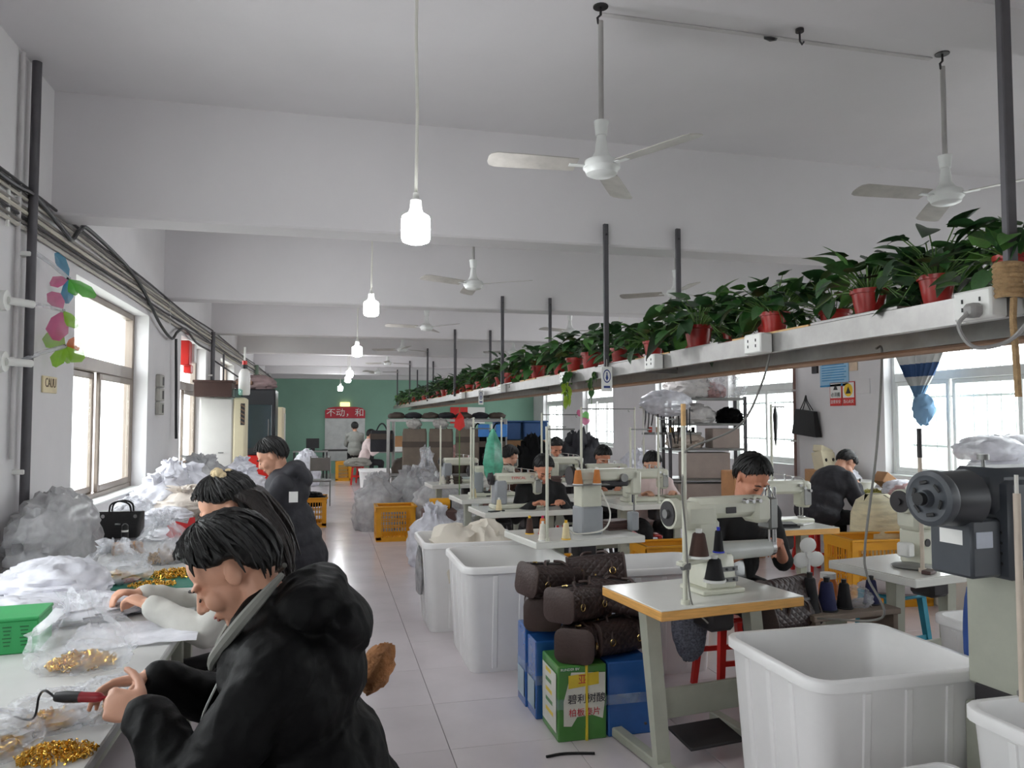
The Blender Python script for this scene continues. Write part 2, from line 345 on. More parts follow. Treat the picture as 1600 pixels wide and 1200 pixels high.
# plants
m_pot = mat('red_pot', (170, 44, 40), .32, var=.08, sc=4); m_soil = mat('soil', (52, 38, 28), .95)
m_lf = [mat('leaf_%s' % n, c, .38, var=.18, sc=9, spec=.6) for n, c in (('dark', (34, 66, 34)), ('mid', (50, 90, 42)), ('light', (74, 120, 52)))]
m_stem = mat('stem', (88, 122, 58), .6)
def leaf_mesh(m, sc=1):
    # heart-shaped blade along +y, folded at the midrib, tip drooping
    rows = [(0, .0), (.04, .3), (.18, .46), (.4, .45), (.62, .34), (.82, .18), (1, .0)]; vs = []; fs = []
    for y, w in rows:
        dz = -.28*y*y
        vs += [(-w*.8, y-.09*(1 if y < .1 and w else 0), dz+.16*w), (-w*.4, y, dz+.05*w), (0, y, dz), (w*.4, y, dz+.05*w), (w*.8, y-.09*(1 if y < .1 and w else 0), dz+.16*w)]
    for i in range(len(rows)-1): fs += [[5*i+a, 5*i+a+1, 5*i+6+a, 5*i+5+a] for a in range(4)]
    b = MB().add([(x*sc, y*sc, z*sc) for x, y, z in vs], fs); me = bpy.data.meshes.new('leaf'); me.from_pydata([tuple(p) for p in b.v], [], b.f); me.validate()
    for p in me.polygons: p.use_smooth = True
    me.materials.append(m); return me
LEAF = [leaf_mesh(m) for m in m_lf]
def plant_layout(n, rng, h=.2, w=.2):
    out = []
    for i in range(n):
        a = rng.uniform(0, 2*PI); q = rng.random()**.6; el = rng.uniform(-.25, 1.15)
        r = w*(.3+.7*q)*math.cos(max(el, 0)*.75); z = .12+h*math.sin(el)*(.4+.6*rng.random()) if el > 0 else .11-rng.random()*.09
        p = Vector((r*math.cos(a), r*math.sin(a), z)); s = rng.uniform(.075, .125)
        M = Matrix.Translation(p) @ RM(0, 0, a-PI/2+rng.uniform(-.7, .7)) @ RM(rng.uniform(-.9, .5) if el < .6 else rng.uniform(-.4, .9), rng.uniform(-.5, .5), 0) @ Matrix.Scale(s, 4)
        out.append((M, rng.choice([0, 0, 0, 1, 1, 2]), p))
    return out
pot_me = MB().lathe([(.0, 0), (.048, 0), (.05, .006), (.066, .1), (.073, .101), (.075, .118), (.07, .119), (.066, .1), (.0, .095)], 20, closed=False).mesh('pot'); pot_me.materials.append(m_pot)
soil_me = MB().lathe([(.0, .104), (.064, .1)], 16, closed=False).mesh('soil'); soil_me.materials.append(m_soil)
def stems(lay):
    b = MB()
    for M, c, p in lay: b.tube([(p.x*.1, p.y*.1, .1), (p.x*.55, p.y*.55, max(.12, p.z*.8)), p], .0025, 4)
    return b
far_var = []
for k in range(4):
    lay = plant_layout(60, R, .2, .21); b = [MB(), MB(), MB()]
    for M, c, p in lay:
        me = LEAF[0]; b[c].add([v.co for v in me.vertices], [list(q.vertices) for q in me.polygons], M)
    ms = []
    for c in range(3):
        mm = bpy.data.meshes.new('foliage'); mm.from_pydata([tuple(p) for p in b[c].v], [], b[c].f)
        for q in mm.polygons: q.use_smooth = True
        mm.materials.append(m_lf[c]); ms.append(mm)
    far_var.append(ms)
rowA = [1.78, 2.09, 2.44, 3.07, 3.75, 4.35, 4.92, 5.47, 5.95, 6.41, 6.95, 7.5, 8.15]+[8.75+.62*k for k in range(20)]
rowB = [1.95, 2.38, 3.0, 3.45, 3.85, 4.3, 4.8, 5.3, 5.8]+[6.4+.66*k for k in range(23)]
def plant(x, y, lab, group, near, s=1):
    t = thing('potted_plant', lab, 'potted plant', (x, y, 1.979), R.uniform(0, 6.3), group); t.scale = (s, s, s)
    link('pot', pot_me, None, t)
    if near:
        so = link('soil', soil_me, None, t); lay = plant_layout(58, R, .19, .22); stems(lay).build('stem', m_stem, t)
        for M, c, p in lay: l = link('leaf', LEAF[c], None, t); l.matrix_local = M
    else:
        for me in R.choice(far_var): link('foliage', me, None, t)
    return t
for row, X, ys in (('front', 1.99, rowA), ('back', 2.24, rowB)):
    for k, y in enumerate(ys):
        near = y < 4.9; ex = True
        lab = 'green pothos in red pot, %s from the near end of the rack\'s %s row' % (ORD[k], row) if ex else 'green pothos in red pot in the far stretch of the hanging rack'
        plant(X+R.uniform(-.03, .03), y, lab, 'pothos plants on the hanging rack', near, R.uniform(.9, 1.12)*(.84 if y < 2.3 else 1))
# trailing vine
t = thing('trailing_vine', 'yellow-green pothos vine trailing below the hanging rack', 'vine', (1.82, 5.5, 1.98))
path = crv([(0, 0, .0), (-.05, -.02, -.05), (-.06, -.06, -.14), (-.06, -.1, -.23)]); MB().tube(path, .004, 5).build('stem', m_stem, t)
m_lf.append(mat('leaf_yellow', (150, 178, 60), .4, var=.2, sc=8)); LEAF.append(leaf_mesh(m_lf[3]))
for i in range(16):
    p = path[min(len(path)-1, 4+i*len(path)//18)]; l = link('leaf', LEAF[3 if i > 6 else 1], None, t)
    l.matrix_local = Matrix.Translation(p) @ RM(0, 0, R.uniform(0, 6.3)) @ RM(R.uniform(-1.2, -.2), 0, 0) @ Matrix.Scale(R.uniform(.06, .09), 4)
t = thing('trailing_vine', 'thin green pothos vine hanging beside the tie-sign card', 'vine', (1.83, 5.0, 1.93), 0)
path = crv([(0, 0, 0), (-.03, 0, -.06), (-.02, .02, -.14), (-.03, 0, -.24)]); MB().tube(path, .003, 5).build('stem', m_stem, t)
for i in range(7):
    p = path[i*len(path)//8]; l = link('leaf', LEAF[1], None, t); l.matrix_local = Matrix.Translation(p) @ RM(0, 0, R.uniform(0, 6.3)) @ RM(-1, 0, 0) @ Matrix.Scale(.06, 4)
# hanging sign cards (blue oval with a necktie, blue strip)
m_card = mat('card_white', (236, 236, 232), .5, var=.02); m_navy = mat('sign_blue', (46, 66, 128), .5)
def card(x, y, z, w, h, lab):
    t = thing('sign_card', lab, 'sign', (x, y, z))
    MB().box((0, 0, 0), (w, .006, h), .001).build('panel', m_card, t, 0)
    MB().cyl((0, 0, h/2), (0, 0, h/2+.05), .0015, n=4).build('string', m_cord, t)
    MB().add([(.36*w*math.cos(a), -.004, h*.12+.27*h*math.sin(a)) for a in [2*PI*i/24 for i in range(24)]]+[(.29*w*math.cos(a), -.004, h*.12+.22*h*math.sin(a)) for a in [2*PI*i/24 for i in range(24)]], [[i, (i+1) % 24, 24+(i+1) % 24, 24+i] for i in range(24)]).build('oval_ring', m_navy, t, 0)
    MB().add([(-.07*w, -.004, h*.27), (.07*w, -.004, h*.27), (.04*w, -.004, h*.2), (.13*w, -.004, h*.04), (0, -.004, -h*.08), (-.13*w, -.004, h*.04), (-.04*w, -.004, h*.2)], [[0, 1, 2, 6], [6, 2, 3, 4, 5]]).build('necktie_mark', m_navy, t, 0)
    MB().add([(-.3*w, -.004, -.36*h), (.3*w, -.004, -.36*h), (.3*w, -.004, -.27*h), (-.3*w, -.004, -.27*h)], [[0, 1, 2, 3]]).build('strip', m_navy, t, 0)
card(1.8, 4.7, 1.865, .075, .165, 'white card with blue oval necktie sign hanging from rack')
card(1.8, 8.9, 1.86, .06, .17, 'small white card hanging farther along the rack')
# ---------------------------------------------------------------- people
def remesh(mb, vox, it=3, disp=None):
    me = mb.mesh('tmp', 0); o = bpy.data.objects.new('tmp', me); COL.objects.link(o)
    r = o.modifiers.new('r', 'REMESH'); r.mode = 'VOXEL'; r.voxel_size = vox; r.use_smooth_shade = True
    if it: s = o.modifiers.new('s', 'SMOOTH'); s.factor = .5; s.iterations = it
    dg = bpy.context.evaluated_depsgraph_get(); dg.update(); m2 = bpy.data.meshes.new_from_object(o.evaluated_get(dg))
    bpy.data.objects.remove(o); bpy.data.meshes.remove(me)
    if disp:
        ns = [v.normal.copy() for v in m2.vertices]
        for v, n in zip(m2.vertices, ns): v.co += n*disp(v.co)
    for p in m2.polygons: p.use_smooth = True
    m2.update(); return m2
def folds(a=.007, s=9, a2=.003, s2=28, zs=1):
    def f(p):
        q = Vector((p.x*s, p.y*s, p.z*s*zs)); n = noise.noise(q+Vector((3, 7, 1))); n2 = noise.noise(Vector((p.x*s2, p.y*s2, p.z*s2*zs)))
        return a*(1-2.2*abs(n)) + a2*(1-2*abs(n2)) - .3*a
    return f
HL = [(0, .62), (.45, .58), (.8, .46), (1.05, .3), (1.25, .22), (1.4, .2), (1.5, .2), (1.58, .2), (1.8, .12), (1.92, -.25), (2.15, -.62), (2.6, -.8), (PI, -.86)]
def hairline(az):
    for (a, b), (c, d) in zip(HL, HL[1:]):
        if az <= c: return b+(d-b)*(az-a)/(c-a)
    return HL[-1][1]
def hair_cap(th=.02, drop=0, fringe=0, seed=0, n=44, m=64, clumps=110):
    C = Vector((0, -.012, .02)); vs = []; fs = []; rg = random.Random(seed)
    def sk(a, el):
        d = Vector((math.sin(a)*math.cos(el), math.cos(a)*math.cos(el), math.sin(el)))
        return d, 1/math.sqrt((d.x/.0765)**2+(d.y/.104)**2+(d.z/(.104 if d.z > 0 else (.12 if d.y > 0 else .088)))**2)
    lim = lambda az: hairline(az)-drop*(1 if az > 1.9 else 0)-fringe*max(0, 1-az/1.0)
    for i in range(n+1):
        el = -PI/2+PI*i/n
        for k in range(m):
            a = 2*PI*k/m-PI; az = abs(a); d, skin = sk(a, el)
            hl = lim(az)+.07*noise.noise(Vector((a*14, seed, 3)))
            w = max(0, min(1, (el-hl)/.14+.5)); w = w*w*(3-2*w)
            st = noise.noise(Vector((a*9+seed, el*2.2, seed)))*.5+noise.noise(Vector((a*24, el*4, seed+5)))*.4
            t = th*(.55+.35*max(0, d.z)+.3*st)+.003
            vs.append(C+d*(skin*.58*(1-w)+(skin+t)*w))
    for i in range(n): fs += [[i*m+k, i*m+(k+1) % m, (i+1)*m+(k+1) % m, (i+1)*m+k] for k in range(m)]
    b = MB().add(vs, fs)
    for q in range(clumps):                                  # loose clumps of strands over the cap
        a = rg.uniform(-PI, PI); az = abs(a); e1 = lim(az)+rg.uniform(-.04 if az < 1.7 else -.16, .25); e0 = rg.uniform(.9, 1.5); pts = []; da = rg.uniform(-.25, .25)
        if e1 > e0: continue
        for j in range(6):
            u = j/5; d, skin = sk(a+da*u, e0+(e1-e0)*u); pts.append(C+d*(skin+th*(.72+.25*max(0, d.z))+.003+(.006*rg.random() if j > 3 else 0)))
        b.tube(pts, [.003, .0065, .0075, .007, .005, .0012], 5)
    return b
def head_mb(b, M):
    E = lambda c, r, rot=None: b.ell(c, r, rot, 10, 16, M)
    E((0, -.015, .03), (.0755, .097, .09)); E((0, .042, .045), (.06, .046, .055)); E((0, .034, -.03), (.06, .062, .075)); E((0, .034, -.076), (.049, .052, .04)); E((0, .08, -.1), (.021, .015, .015))
    b.caps((0, .092, .008), (0, .116, -.03), .008, .0125, 4, 10, M)
    for s in (-1, 1):
        E((s*.011, .104, -.035), (.008, .01, .008)); E((s*.03, .087, .024), (.025, .012, .008)); E((s*.031, .083, .0), (.017, .012, .011)); E((s*.04, .064, -.03), (.025, .028, .03))
        E((s*.078, -.01, -.004), (.009, .021, .031), (.2, 0, s*-.35)); E((s*.083, -.016, .012), (.006, .014, .018), (.2, 0, s*-.45))
    E((0, .094, -.063), (.022, .011, .006)); E((0, .091, -.074), (.018, .011, .007))
def hand_mb(b, M, side, curl=.6, thumb=.5, spread=.06):
    b.ell((0, .045, 0), (.036, .05, .0145), None, 8, 12, M); b.caps((-side*.02, .02, 0), (-side*.024, .075, 0), .014, .011, 4, 8, M); b.caps((side*.02, .02, 0), (side*.026, .07, 0), .013, .01, 4, 8, M)
    for i, (x, L) in enumerate(((-.027, .073), (-.009, .081), (.0095, .075), (.027, .06))):
        p = Vector((side*x, .083-.004*abs(i-1), .001)); a = 0; c = curl*(1+.12*i); yaw = -side*x*spread*60*.2
        for seg, (fr, r0, r1) in enumerate(((.45, .0092, .0085), (.3, .0085, .0078), (.25, .0078, .0066))):
            a += c*(1 if seg < 2 else .7); q = p+Vector((-yaw*L*fr, math.cos(a), -math.sin(a))).normalized()*L*fr; b.caps(p, q, r0, r1, 4, 8, M); p = q
    p = Vector((-side*.028, .018, -.006))
    for L, an, r0, r1 in ((.042, .85, .0135, .0105), (.034, .55, .0105, .0095), (.026, .3, .0095, .0075)):
        d = Vector((-side*math.sin(an), math.cos(an), -thumb)).normalized(); q = p+d*L; b.caps(p, q, r0, r1, 4, 8, M); p = q
def ik(S, T, a, b, pole):
    S = Vector(S); T = Vector(T); d = T-S; L = min(d.length, (a+b)*.995); d.normalize(); x = (a*a-b*b+L*L)/(2*L); h = math.sqrt(max(0, a*a-x*x))
    p = Vector(pole); p = (p-d*p.dot(d)); p.normalize(); return S+d*x+p*h, S+d*L
def frame(y, z):                      # matrix with +Y along y and +Z near z
    y = Vector(y).normalized(); x = y.cross(Vector(z)).normalized(); z = x.cross(y)
    return Matrix(((x.x, y.x, z.x, 0), (x.y, y.y, z.y, 0), (x.z, y.z, z.z, 0), (0, 0, 0, 1)))
m_skin = mat('skin', (212, 160, 134), .5, var=.05, sc=14, spec=.4)
m_skin2 = mat('skin_ruddy', (204, 140, 112), .5, var=.07, sc=14, spec=.4)
m_hair = mat('hair_black', (14, 13, 13), .5, var=.3, sc=30, bump=.35, bsc=90, stretch=(1, 1, .25))
m_brow = mat('brow', (34, 26, 24), .7)
m_lip = mat('lips', (176, 104, 96), .45)
m_trou = mat('trousers_black', (30, 30, 33), .8, var=.15, bump=.15, bsc=30); m_shoe = mat('shoe_black', (24, 24, 26), .5)
def person(label, loc, rz, jacket, pel=.58, lean=.3, hp=.6, hy=0, wr=None, hands=None, pole=((-.6, -.3, -1), (.6, -.3, -1)), skin=m_skin, vox=.009, bulk=1, hood=False, collar=True, jit=7, kz=0, knees=.44, legs=True,
           thc=.02, drop=0, fringe=0, hd=(0, 0, 0), fold=(.006, 9, .002, 30), seed=0, hand_kw={}, twist=0, hs=1, trou=None, jname='jacket', collar_m=None, sleeve=1, arms=(1, 1), coat=0):
    t = thing('person', label, 'person', (loc[0], loc[1], 0), rz, 'workers in the workshop')
    pv = Vector((0, 0, pel)); d = Vector((0, math.sin(lean), math.cos(lean))); fw = Vector((0, math.cos(lean), -math.sin(lean)))
    ch = pv+d*.34; nb = pv+d*.5; tw = Vector((math.cos(twist), math.sin(twist), 0)); sh = [nb-d*.055-tw*.175, nb-d*.055+tw*.175]
    hdir = Vector((math.sin(hy)*math.sin(hp), math.cos(hy)*math.sin(hp), math.cos(hp)))
    hc = nb+(d+hdir).normalized()*.175*hs+Vector(hd)
    HM = Matrix.Translation(hc) @ RM(0, 0, -hy) @ RM(-hp, 0, 0) @ Matrix.Scale(hs, 4)
    wr = wr or [(-.14, .42, .86), (.14, .42, .86)]; body = MB(); jk = MB()
    head_mb(body, HM); hb = HM @ Vector((0, -.028, -.05)); body.caps(hb, nb-d*.02, .054, .062, 5, 12)
    body.ell(ch, (.15, .1, .2), (-lean, 0, 0)); body.ell(pv, (.15, .11, .13))
    J = jk.ell
    J(ch+d*.04, (.185*bulk, .125*bulk, .2), (-lean, 0, twist*.6), 10, 18); J(pv+d*.15, (.18*bulk, .135*bulk, .18), (-lean, 0, 0), 10, 18); J(pv+d*.02, (.19*bulk, .15*bulk, .15), (-lean*.4, 0, 0), 10, 18)
    if coat: J(pv-Vector((0, .02, coat*.6)), (.2*bulk, .17*bulk, coat), None, 10, 18)
    jk.caps(sh[0]+d*.005, sh[1]+d*.005, .075*bulk**.5, .075*bulk**.5, 5, 14)
    if collar: jk.caps(nb-d*.05, nb+d*.03+fw*.005, .085, .073, 5, 14)
    for i, s in enumerate((-1, 1)):
        if not arms[i]: continue
        el, w = ik(sh[i], wr[i], .28, .26, pole[i])
        body.caps(sh[i], el, .04, .035); body.caps(el, w, .036, .026, 5, 10)
        ux = .066*bulk; jk.caps(sh[i], el, ux, .056*bulk, 5, 14)
        if sleeve > .3: jk.caps(el, el+(w-el)*.9*sleeve, .056*bulk, .043*bulk**.6, 5, 14)
        hn = (hands or [None, None])[i] or dict(dir=(w-el).normalized()+Vector((-s*.3, .2, 0)), up=(0, 0, 1))
        hand_mb(body, Matrix.Translation(w) @ frame(hn['dir'], hn['up']), s, **{k: v for k, v in {**hand_kw, **hn}.items() if k in ('curl', 'thumb', 'spread')})
    tr = MB(); hips = [pv+Vector((s*.095, 0, -.02)) for s in (-1, 1)]; feet = []
    for s, h in zip((-1, 1), hips):
        k = Vector((s*.12, knees, pel-.04+kz)); a = Vector((s*.12, knees-.02, .1))
        body.caps(h, k, .06, .045); body.caps(k, a, .042, .03); body.caps(a, a+Vector((0, .12, -.05)), .03, .025)
        tr.caps(h, k, .092, .07, 5, 12); tr.caps(k, a+Vector((0, 0, .0)), .068, .05, 5, 12); feet.append(a)
    tr.ell(pv-Vector((0, 0, .02)), (.165, .13, .12))
    if hood:
        J(nb-fw*.1+d*.03, (.165, .1, .075), (-lean-.25, 0, 0), 10, 18); J(nb-fw*.155-d*.02, (.15, .06, .1), (-lean-.45, 0, 0), 10, 18); J(nb-fw*.12-d*.1, (.16, .06, .12), (-lean-.1, 0, 0), 10, 18)
        for s in (-1, 1): jk.caps(nb-fw*.09+Vector((s*.11, 0, .03)), nb+fw*.055+Vector((s*.06, 0, -.02)), .04, .028, 5, 10)
    bo = link('body', remesh(body, vox*.75, 2), skin, t)
    jo = link(jname, remesh(jk, vox, jit, folds(*fold)), jacket, t)
    if legs:
        link('trousers', remesh(tr, vox*1.2, 3, folds(.006, 11, .002, 30)), trou or m_trou, t)
        for a in feet: MB().ell((a.x, a.y+.06, .045), (.048, .135, .045)).box((a.x, a.y+.06, .012), (.085, .25, .022), .01).build('shoe', m_shoe, t)
    ho = hair_cap(thc, drop, fringe, seed).build('hair', m_hair, t, 60, HM)
    for s in (-1, 1):
        MB().tube([(s*.013, .1, .02), (s*.03, .1005, .027), (s*.05, .089, .021)], [.003, .0045, .002], 6).build('eyebrow', m_brow, bo, M=HM)
        MB().tube([(s*.016, .094, -.004), (s*.031, .0975, -.008), (s*.047, .09, -.003)], [.0015, .003, .0015], 6).build('eyelashes', m_brow, bo, M=HM)
    MB().ell((0, .1, -.0645), (.021, .0065, .0045)).ell((0, .0975, -.0745), (.017, .0065, .0055)).build('lips', m_lip, bo, M=HM)
    return t, HM, dict(nb=nb, d=d, fw=fw, sh=sh, pv=pv)
m_jblack = mat('jacket_black', (12, 12, 13), .6, var=.2, sc=6, bump=.12, bsc=45, spec=.12)
m_jdark = mat('jacket_charcoal', (44, 44, 50), .75, var=.15, bump=.15, bsc=50)
m_tee = mat('shirt_black', (24, 24, 26), .85, var=.2)
m_lining = mat('lining_grey', (128, 128, 122), .85, var=.1)
# near man at the bench, facing the left wall
H90 = PI/2
t, HM, k = person('man in black hooded puffer jacket bent over the bench, nearest the camera', (.03, 1.93), H90, m_jblack, pel=.62, lean=.3, hp=.68, hs=.96, kz=.1, hd=(.03, .02, -.012), wr=[(-.05, .425, .95), (.2, .46, .94)],
  hands=[dict(dir=(.35, .92, .1), up=(-.8, .25, .55), curl=.85, thumb=.3), dict(dir=(-.12, 1, -.05), up=(.35, -.05, .92), curl=.42, thumb=.75)],
  pole=((-.8, -.6, -.7), (.5, -.3, -1)), vox=.0065, jit=22, bulk=1.25, hood=True, collar=True, thc=.026, fringe=-.16, fold=(.009, 8, .0035, 22), seed=2)
NM = t
nb, fw, d = k['nb'], k['fw'], k['d']
for s in (-1, 1):
    MB().tube(crv([nb-fw*.06+d*.125+Vector((s*.06, 0, 0)), nb-fw*.01+d*.1+Vector((s*.118, 0, 0)), nb+fw*.06+d*.055+Vector((s*.115, 0, 0)), nb+fw*.13+d*.0+Vector((s*.07, 0, 0)), nb+fw*.155-d*.035+Vector((s*.02, 0, 0))], 5), [.007+.008*math.sin(PI*i/20) for i in range(21)], 8).build('hood_lining', m_lining, t)
pt = crv([nb+fw*.12+Vector((-.05, 0, -.06)), nb+fw*.16+Vector((-.04, 0, -.14)), nb+fw*.15+Vector((-.05, 0, -.2))], 5)
MB().tube(pt, .003, 5).build('drawstring', mat('drawstring', (180, 180, 176), .7), t)
# woman with long hair beside him
m_hair2 = mat('hair_darkbrown', (34, 28, 26), .4, var=.3, sc=30, bump=.35, bsc=90, stretch=(1, 1, .2))
t, HM, k = person('woman with long dark hair and cream scrunchie, back turned, at the bench', (-.185, 3.27), H90+.25, mat('sweater_cream', (188, 186, 180), .85, var=.1), pel=.6, lean=.28, hp=.5, vox=.01, wr=[(-.02, .48, .9), (.2, .5, .9)], drop=.3, thc=.024, seed=4)
hb = MB(); C0 = HM @ Vector((0, -.05, .115))
for i in range(70):
    a = R.uniform(-1.5, 1.5); q = R.uniform(0, 1); e = Vector((math.sin(a)*.115, -.055-.085*math.cos(a)-.02*q, -.03)); p1 = HM @ Vector((math.sin(a)*.092, -.035-.075*math.cos(a), .04)); p2 = HM @ e
    L = R.uniform(.22, .42); p3 = p2+Vector((math.sin(a)*.05, -.07-.03*q, -L*.55)); p4 = p3+Vector((math.sin(a)*.03+R.uniform(-.03, .03), -.02+R.uniform(-.02, .02), -L*.5))
    hb.tube(crv([C0, p1, p2, p3, p4], 4), [.006]+[.011]*6+[.012]*5+[.009, .007, .005, .004, .002], 5)
hb.build('long_hair', m_hair2, t, 60)
m_scr = mat('scrunchie_cream', (206, 186, 148), .9, var=.2, sc=25)
sb = MB(); sc0 = HM @ Vector((0, -.045, .128))
for i in range(14):
    a = 2*PI*i/14; sb.ell(sc0+Vector((.04*math.cos(a), .028*math.sin(a), .012*math.sin(3*a))), (.02, .018, .018), (a, a*2, 0), 6, 8)
sb.build('scrunchie', m_scr, t)
# third man in charcoal coat
t, HM, k = person('man in dark hooded coat with white sleeve print at far end of the bench', (-.2, 6.15), H90, m_jdark, pel=.66, lean=.27, hp=.55, vox=.013, bulk=1.22, hood=True, hs=1.06, coat=.2, seed=9, fold=(.008, 7, .003, 20), wr=[(.02, .45, .95), (.2, .45, .95)])
MB().add([(-.26, .0, .98), (-.26, .065, .98), (-.255, .065, 1.06), (-.255, .0, 1.06)], [[0, 1, 2, 3]]).build('sleeve_print', m_card, t, 0)
# man at the near sewing table (faces the camera)
t, HM, k = person('man in black shirt sewing at the near wood-edged table', (2.27, 4.05), PI+.12, m_tee, pel=.645, lean=.42, hp=.62, hd=(.0, -.02, .02), skin=m_skin2, vox=.009, sleeve=.1, thc=.018, seed=6, wr=[(-.1, .36, .92), (.12, .4, .9)], collar=False, jname='shirt', fold=(.004, 10, .0015, 30))
# people among the machines further back
m_jgrey = mat('jacket_grey', (150, 152, 146), .8, var=.12); m_jpink = mat('jacket_pale_pink', (226, 206, 204), .8, var=.1); m_jbrown = mat('jacket_brown', (84, 58, 46), .85, var=.2); m_jwhite = mat('jacket_white', (216, 216, 214), .8)
t, HM, k = person('woman in black top sewing behind the cream flatbed machine', (2.0, 7.15), PI, m_tee, pel=.5, lean=.34, hp=.62, vox=.012, drop=.35, thc=.022, fringe=-.05, seed=12, wr=[(-.14, .42, .82), (.14, .42, .82)], skin=m_skin2)
t, HM, k = person('man in grey jacket sewing in the far row below the pink pinwheel', (3.1, 10.3), PI, m_jgrey, pel=.58, lean=.34, hp=.6, vox=.014, seed=14, wr=[(-.14, .42, .84), (.14, .42, .84)], skin=m_skin2)
t, HM, k = person('man with cropped black hair hidden to the eyes behind his machine', (3.05, 8.35), PI, m_tee, pel=.54, lean=.36, hp=.55, vox=.014, seed=16, wr=[(-.14, .42, .82), (.14, .42, .82)], skin=m_skin2)
t, HM, k = person('woman in pale pink jacket sewing beside the shelving rack', (3.4, 7.7), PI-.15, m_jpink, pel=.49, lean=.34, hp=.55, vox=.012, drop=.35, thc=.022, fringe=-.05, seed=18, bulk=1.1, wr=[(-.2, .4, .82), (.16, .42, .82)])
# arm covers of the pink jacket
t, HM, k = person('man in dark coat bent over gold parts by the right windows', (5.02, 7.02), -H90+.1, m_jdark, pel=.6, lean=.6, hp=1.05, vox=.013, bulk=1.35, seed=20, fold=(.01, 7, .003, 20), wr=[(-.05, .42, .98), (.12, .44, .9)], pole=((-.6, -.2, -1), (.6, -.2, -1)))
t, HM, k = person('person in pink and grey top bending behind the bag rack', (2.2, 12.9), .4, mat('top_pink', (206, 162, 158), .85, var=.25, sc=8), pel=.8, lean=.9, hp=1.3, vox=.016, seed=22)
t, HM, k = person('person in brown jacket half hidden behind the green plastic bag', (2.02, 9.0), -H90+.5, m_jbrown, pel=.5, lean=.3, hp=.5, vox=.015, bulk=1.1, seed=24)
t, HM, k = person('woman in pale top seated at the far desk before the whiteboard', (.9, 19.2), -H90, m_jpink, pel=.56, lean=.25, hp=.5, vox=.016, drop=.35, seed=26)
t, HM, k = person('man in grey shirt facing the whiteboard at the back wall', (.74, 20.6), 0, m_jgrey, pel=.72, lean=.12, hp=.2, vox=.016, seed=28)
# ---------------------------------------------------------------- sewing tables and machines
m_lam = mat('white_laminate', (222, 222, 216), .22, var=.03, sc=3)
m_edge = mat('wood_edge', (224, 168, 92), .45, var=.12, sc=4, stretch=(2, 2, 30))
m_stand = mat('stand_greygreen', (168, 170, 156), .5, var=.08)
m_mach = mat('machine_cream', (210, 210, 194), .35, var=.05, sc=6)
m_mgrey = mat('machine_grey', (150, 154, 158), .4, var=.06)
m_chrome = mat('chrome', (205, 205, 205), .2, m=1, var=.05)
m_steel = mat('dull_steel', (136, 136, 134), .4, m=.7)
m_red = mat('red_plastic', (206, 40, 34), .35, var=.06)
m_cone = {n: mat('thread_'+n, c, .8, var=.1, sc=40, bump=.3, bsc=150, stretch=(1, 1, 12)) for n, c in dict(brown=(74, 50, 42), black=(26, 25, 28), white=(232, 228, 216), cream=(226, 210, 168), orange=(206, 128, 66), navy=(34, 38, 78), red=(180, 60, 44), gold=(200, 160, 90)).items()}
def table(label, fl, rz, w=.85, d=.56, z=.77, edge=None, inset=.14, slant=.0, group='sewing tables'):
    t = thing('sewing_table', label, 'table', (fl[0], fl[1], 0), rz, group); th = .042
    MB().box((w/2, d/2, z-.003), (w-.004, d-.004, .006), .002).build('laminate', m_lam, t, 0)
    MB().box((w/2, d/2, z-.006-th/2), (w, d, th), .004).build('top', edge or m_lam, t, 0)
    for x in (inset, w-inset):
        l = MB().add([(x-.035, d/2-.02-.12*slant, .05), (x+.035, d/2-.02-.12*slant, .05), (x+.035, d/2+.02-.12*slant, .05), (x-.035, d/2+.02-.12*slant, .05),
                      (x-.035, d/2-.035, z-.05), (x+.035, d/2-.035, z-.05), (x+.035, d/2+.035, z-.05), (x-.035, d/2+.035, z-.05)], [[0, 1, 2, 3], [4, 5, 6, 7], [0, 1, 5, 4], [1, 2, 6, 5], [2, 3, 7, 6], [3, 0, 4, 7]]).build('leg', m_stand, t, 0)
        MB().cyl((x-.036, d/2-.04*slant, .2), (x-.045, d/2-.04*slant, .2), .006, n=6).build('bolt', m_dark, l)
        MB().box((x, d/2, .03), (.06, d+.08, .045), .006).build('foot', m_stand, t, 0)
    MB().box((w/2, d/2+.0, .26), (w-2*inset-.07, .018, .14), .003).build('crossbar', m_stand, t, 0)
    MB().box((w/2, d/2-.03, .1), (.3, .2, .016), .004, rot=(.15, 0, 0)).build('pedal', m_dark, t, 0)
    MB().box((w*.62, d*.55, z-.13), (.15, .16, .13), .02).build('motor', m_dark, t)
    return t
def spool(p, col, h=.11, r=.032, base=None, lab=None, rp=None):
    t = thing('thread_spool', lab, 'thread spool', p, 0, 'thread spools')
    MB().lathe([(r*1.0, 0), (r, h*.05), (r*.62, h*.82), (r*.5, h*.86)], 16).build('thread', m_cone[col], t)
    MB().lathe([(r*1.12, -.001), (r*1.12, .006), (r*.3, .008), (r*.3, h*.86), (r*.34, h), (r*.2, h)], 16).build('core', base or m_wht, t)
    return t
def stand(label, base, h, spools=(), arm=.25, m=m_mach, rz=0, top=None):
    t = thing('thread_stand', label, 'thread stand', base, rz, 'thread stands')
    MB().cyl((0, 0, 0), (0, 0, h), .011, n=10).build('pole', m, t); MB().cyl((0, 0, 0), (0, 0, .02), .02, n=10).build('foot', m, t)
    if arm: MB().box((arm/2, 0, h-.02), (arm, .02, .012), .002).build('guide_bar', m_steel, t, 0); MB().tube([(arm*.9, .02, h-.02), (arm*.9, .03, h-.04), (arm*.9, 0, h-.05)], .003, 5).build('eyelet', m_chrome, t)
    if top: MB().cyl((0, 0, h), (0, 0, h+top), .013, n=8).build('extension', m_dark, t)
    return t
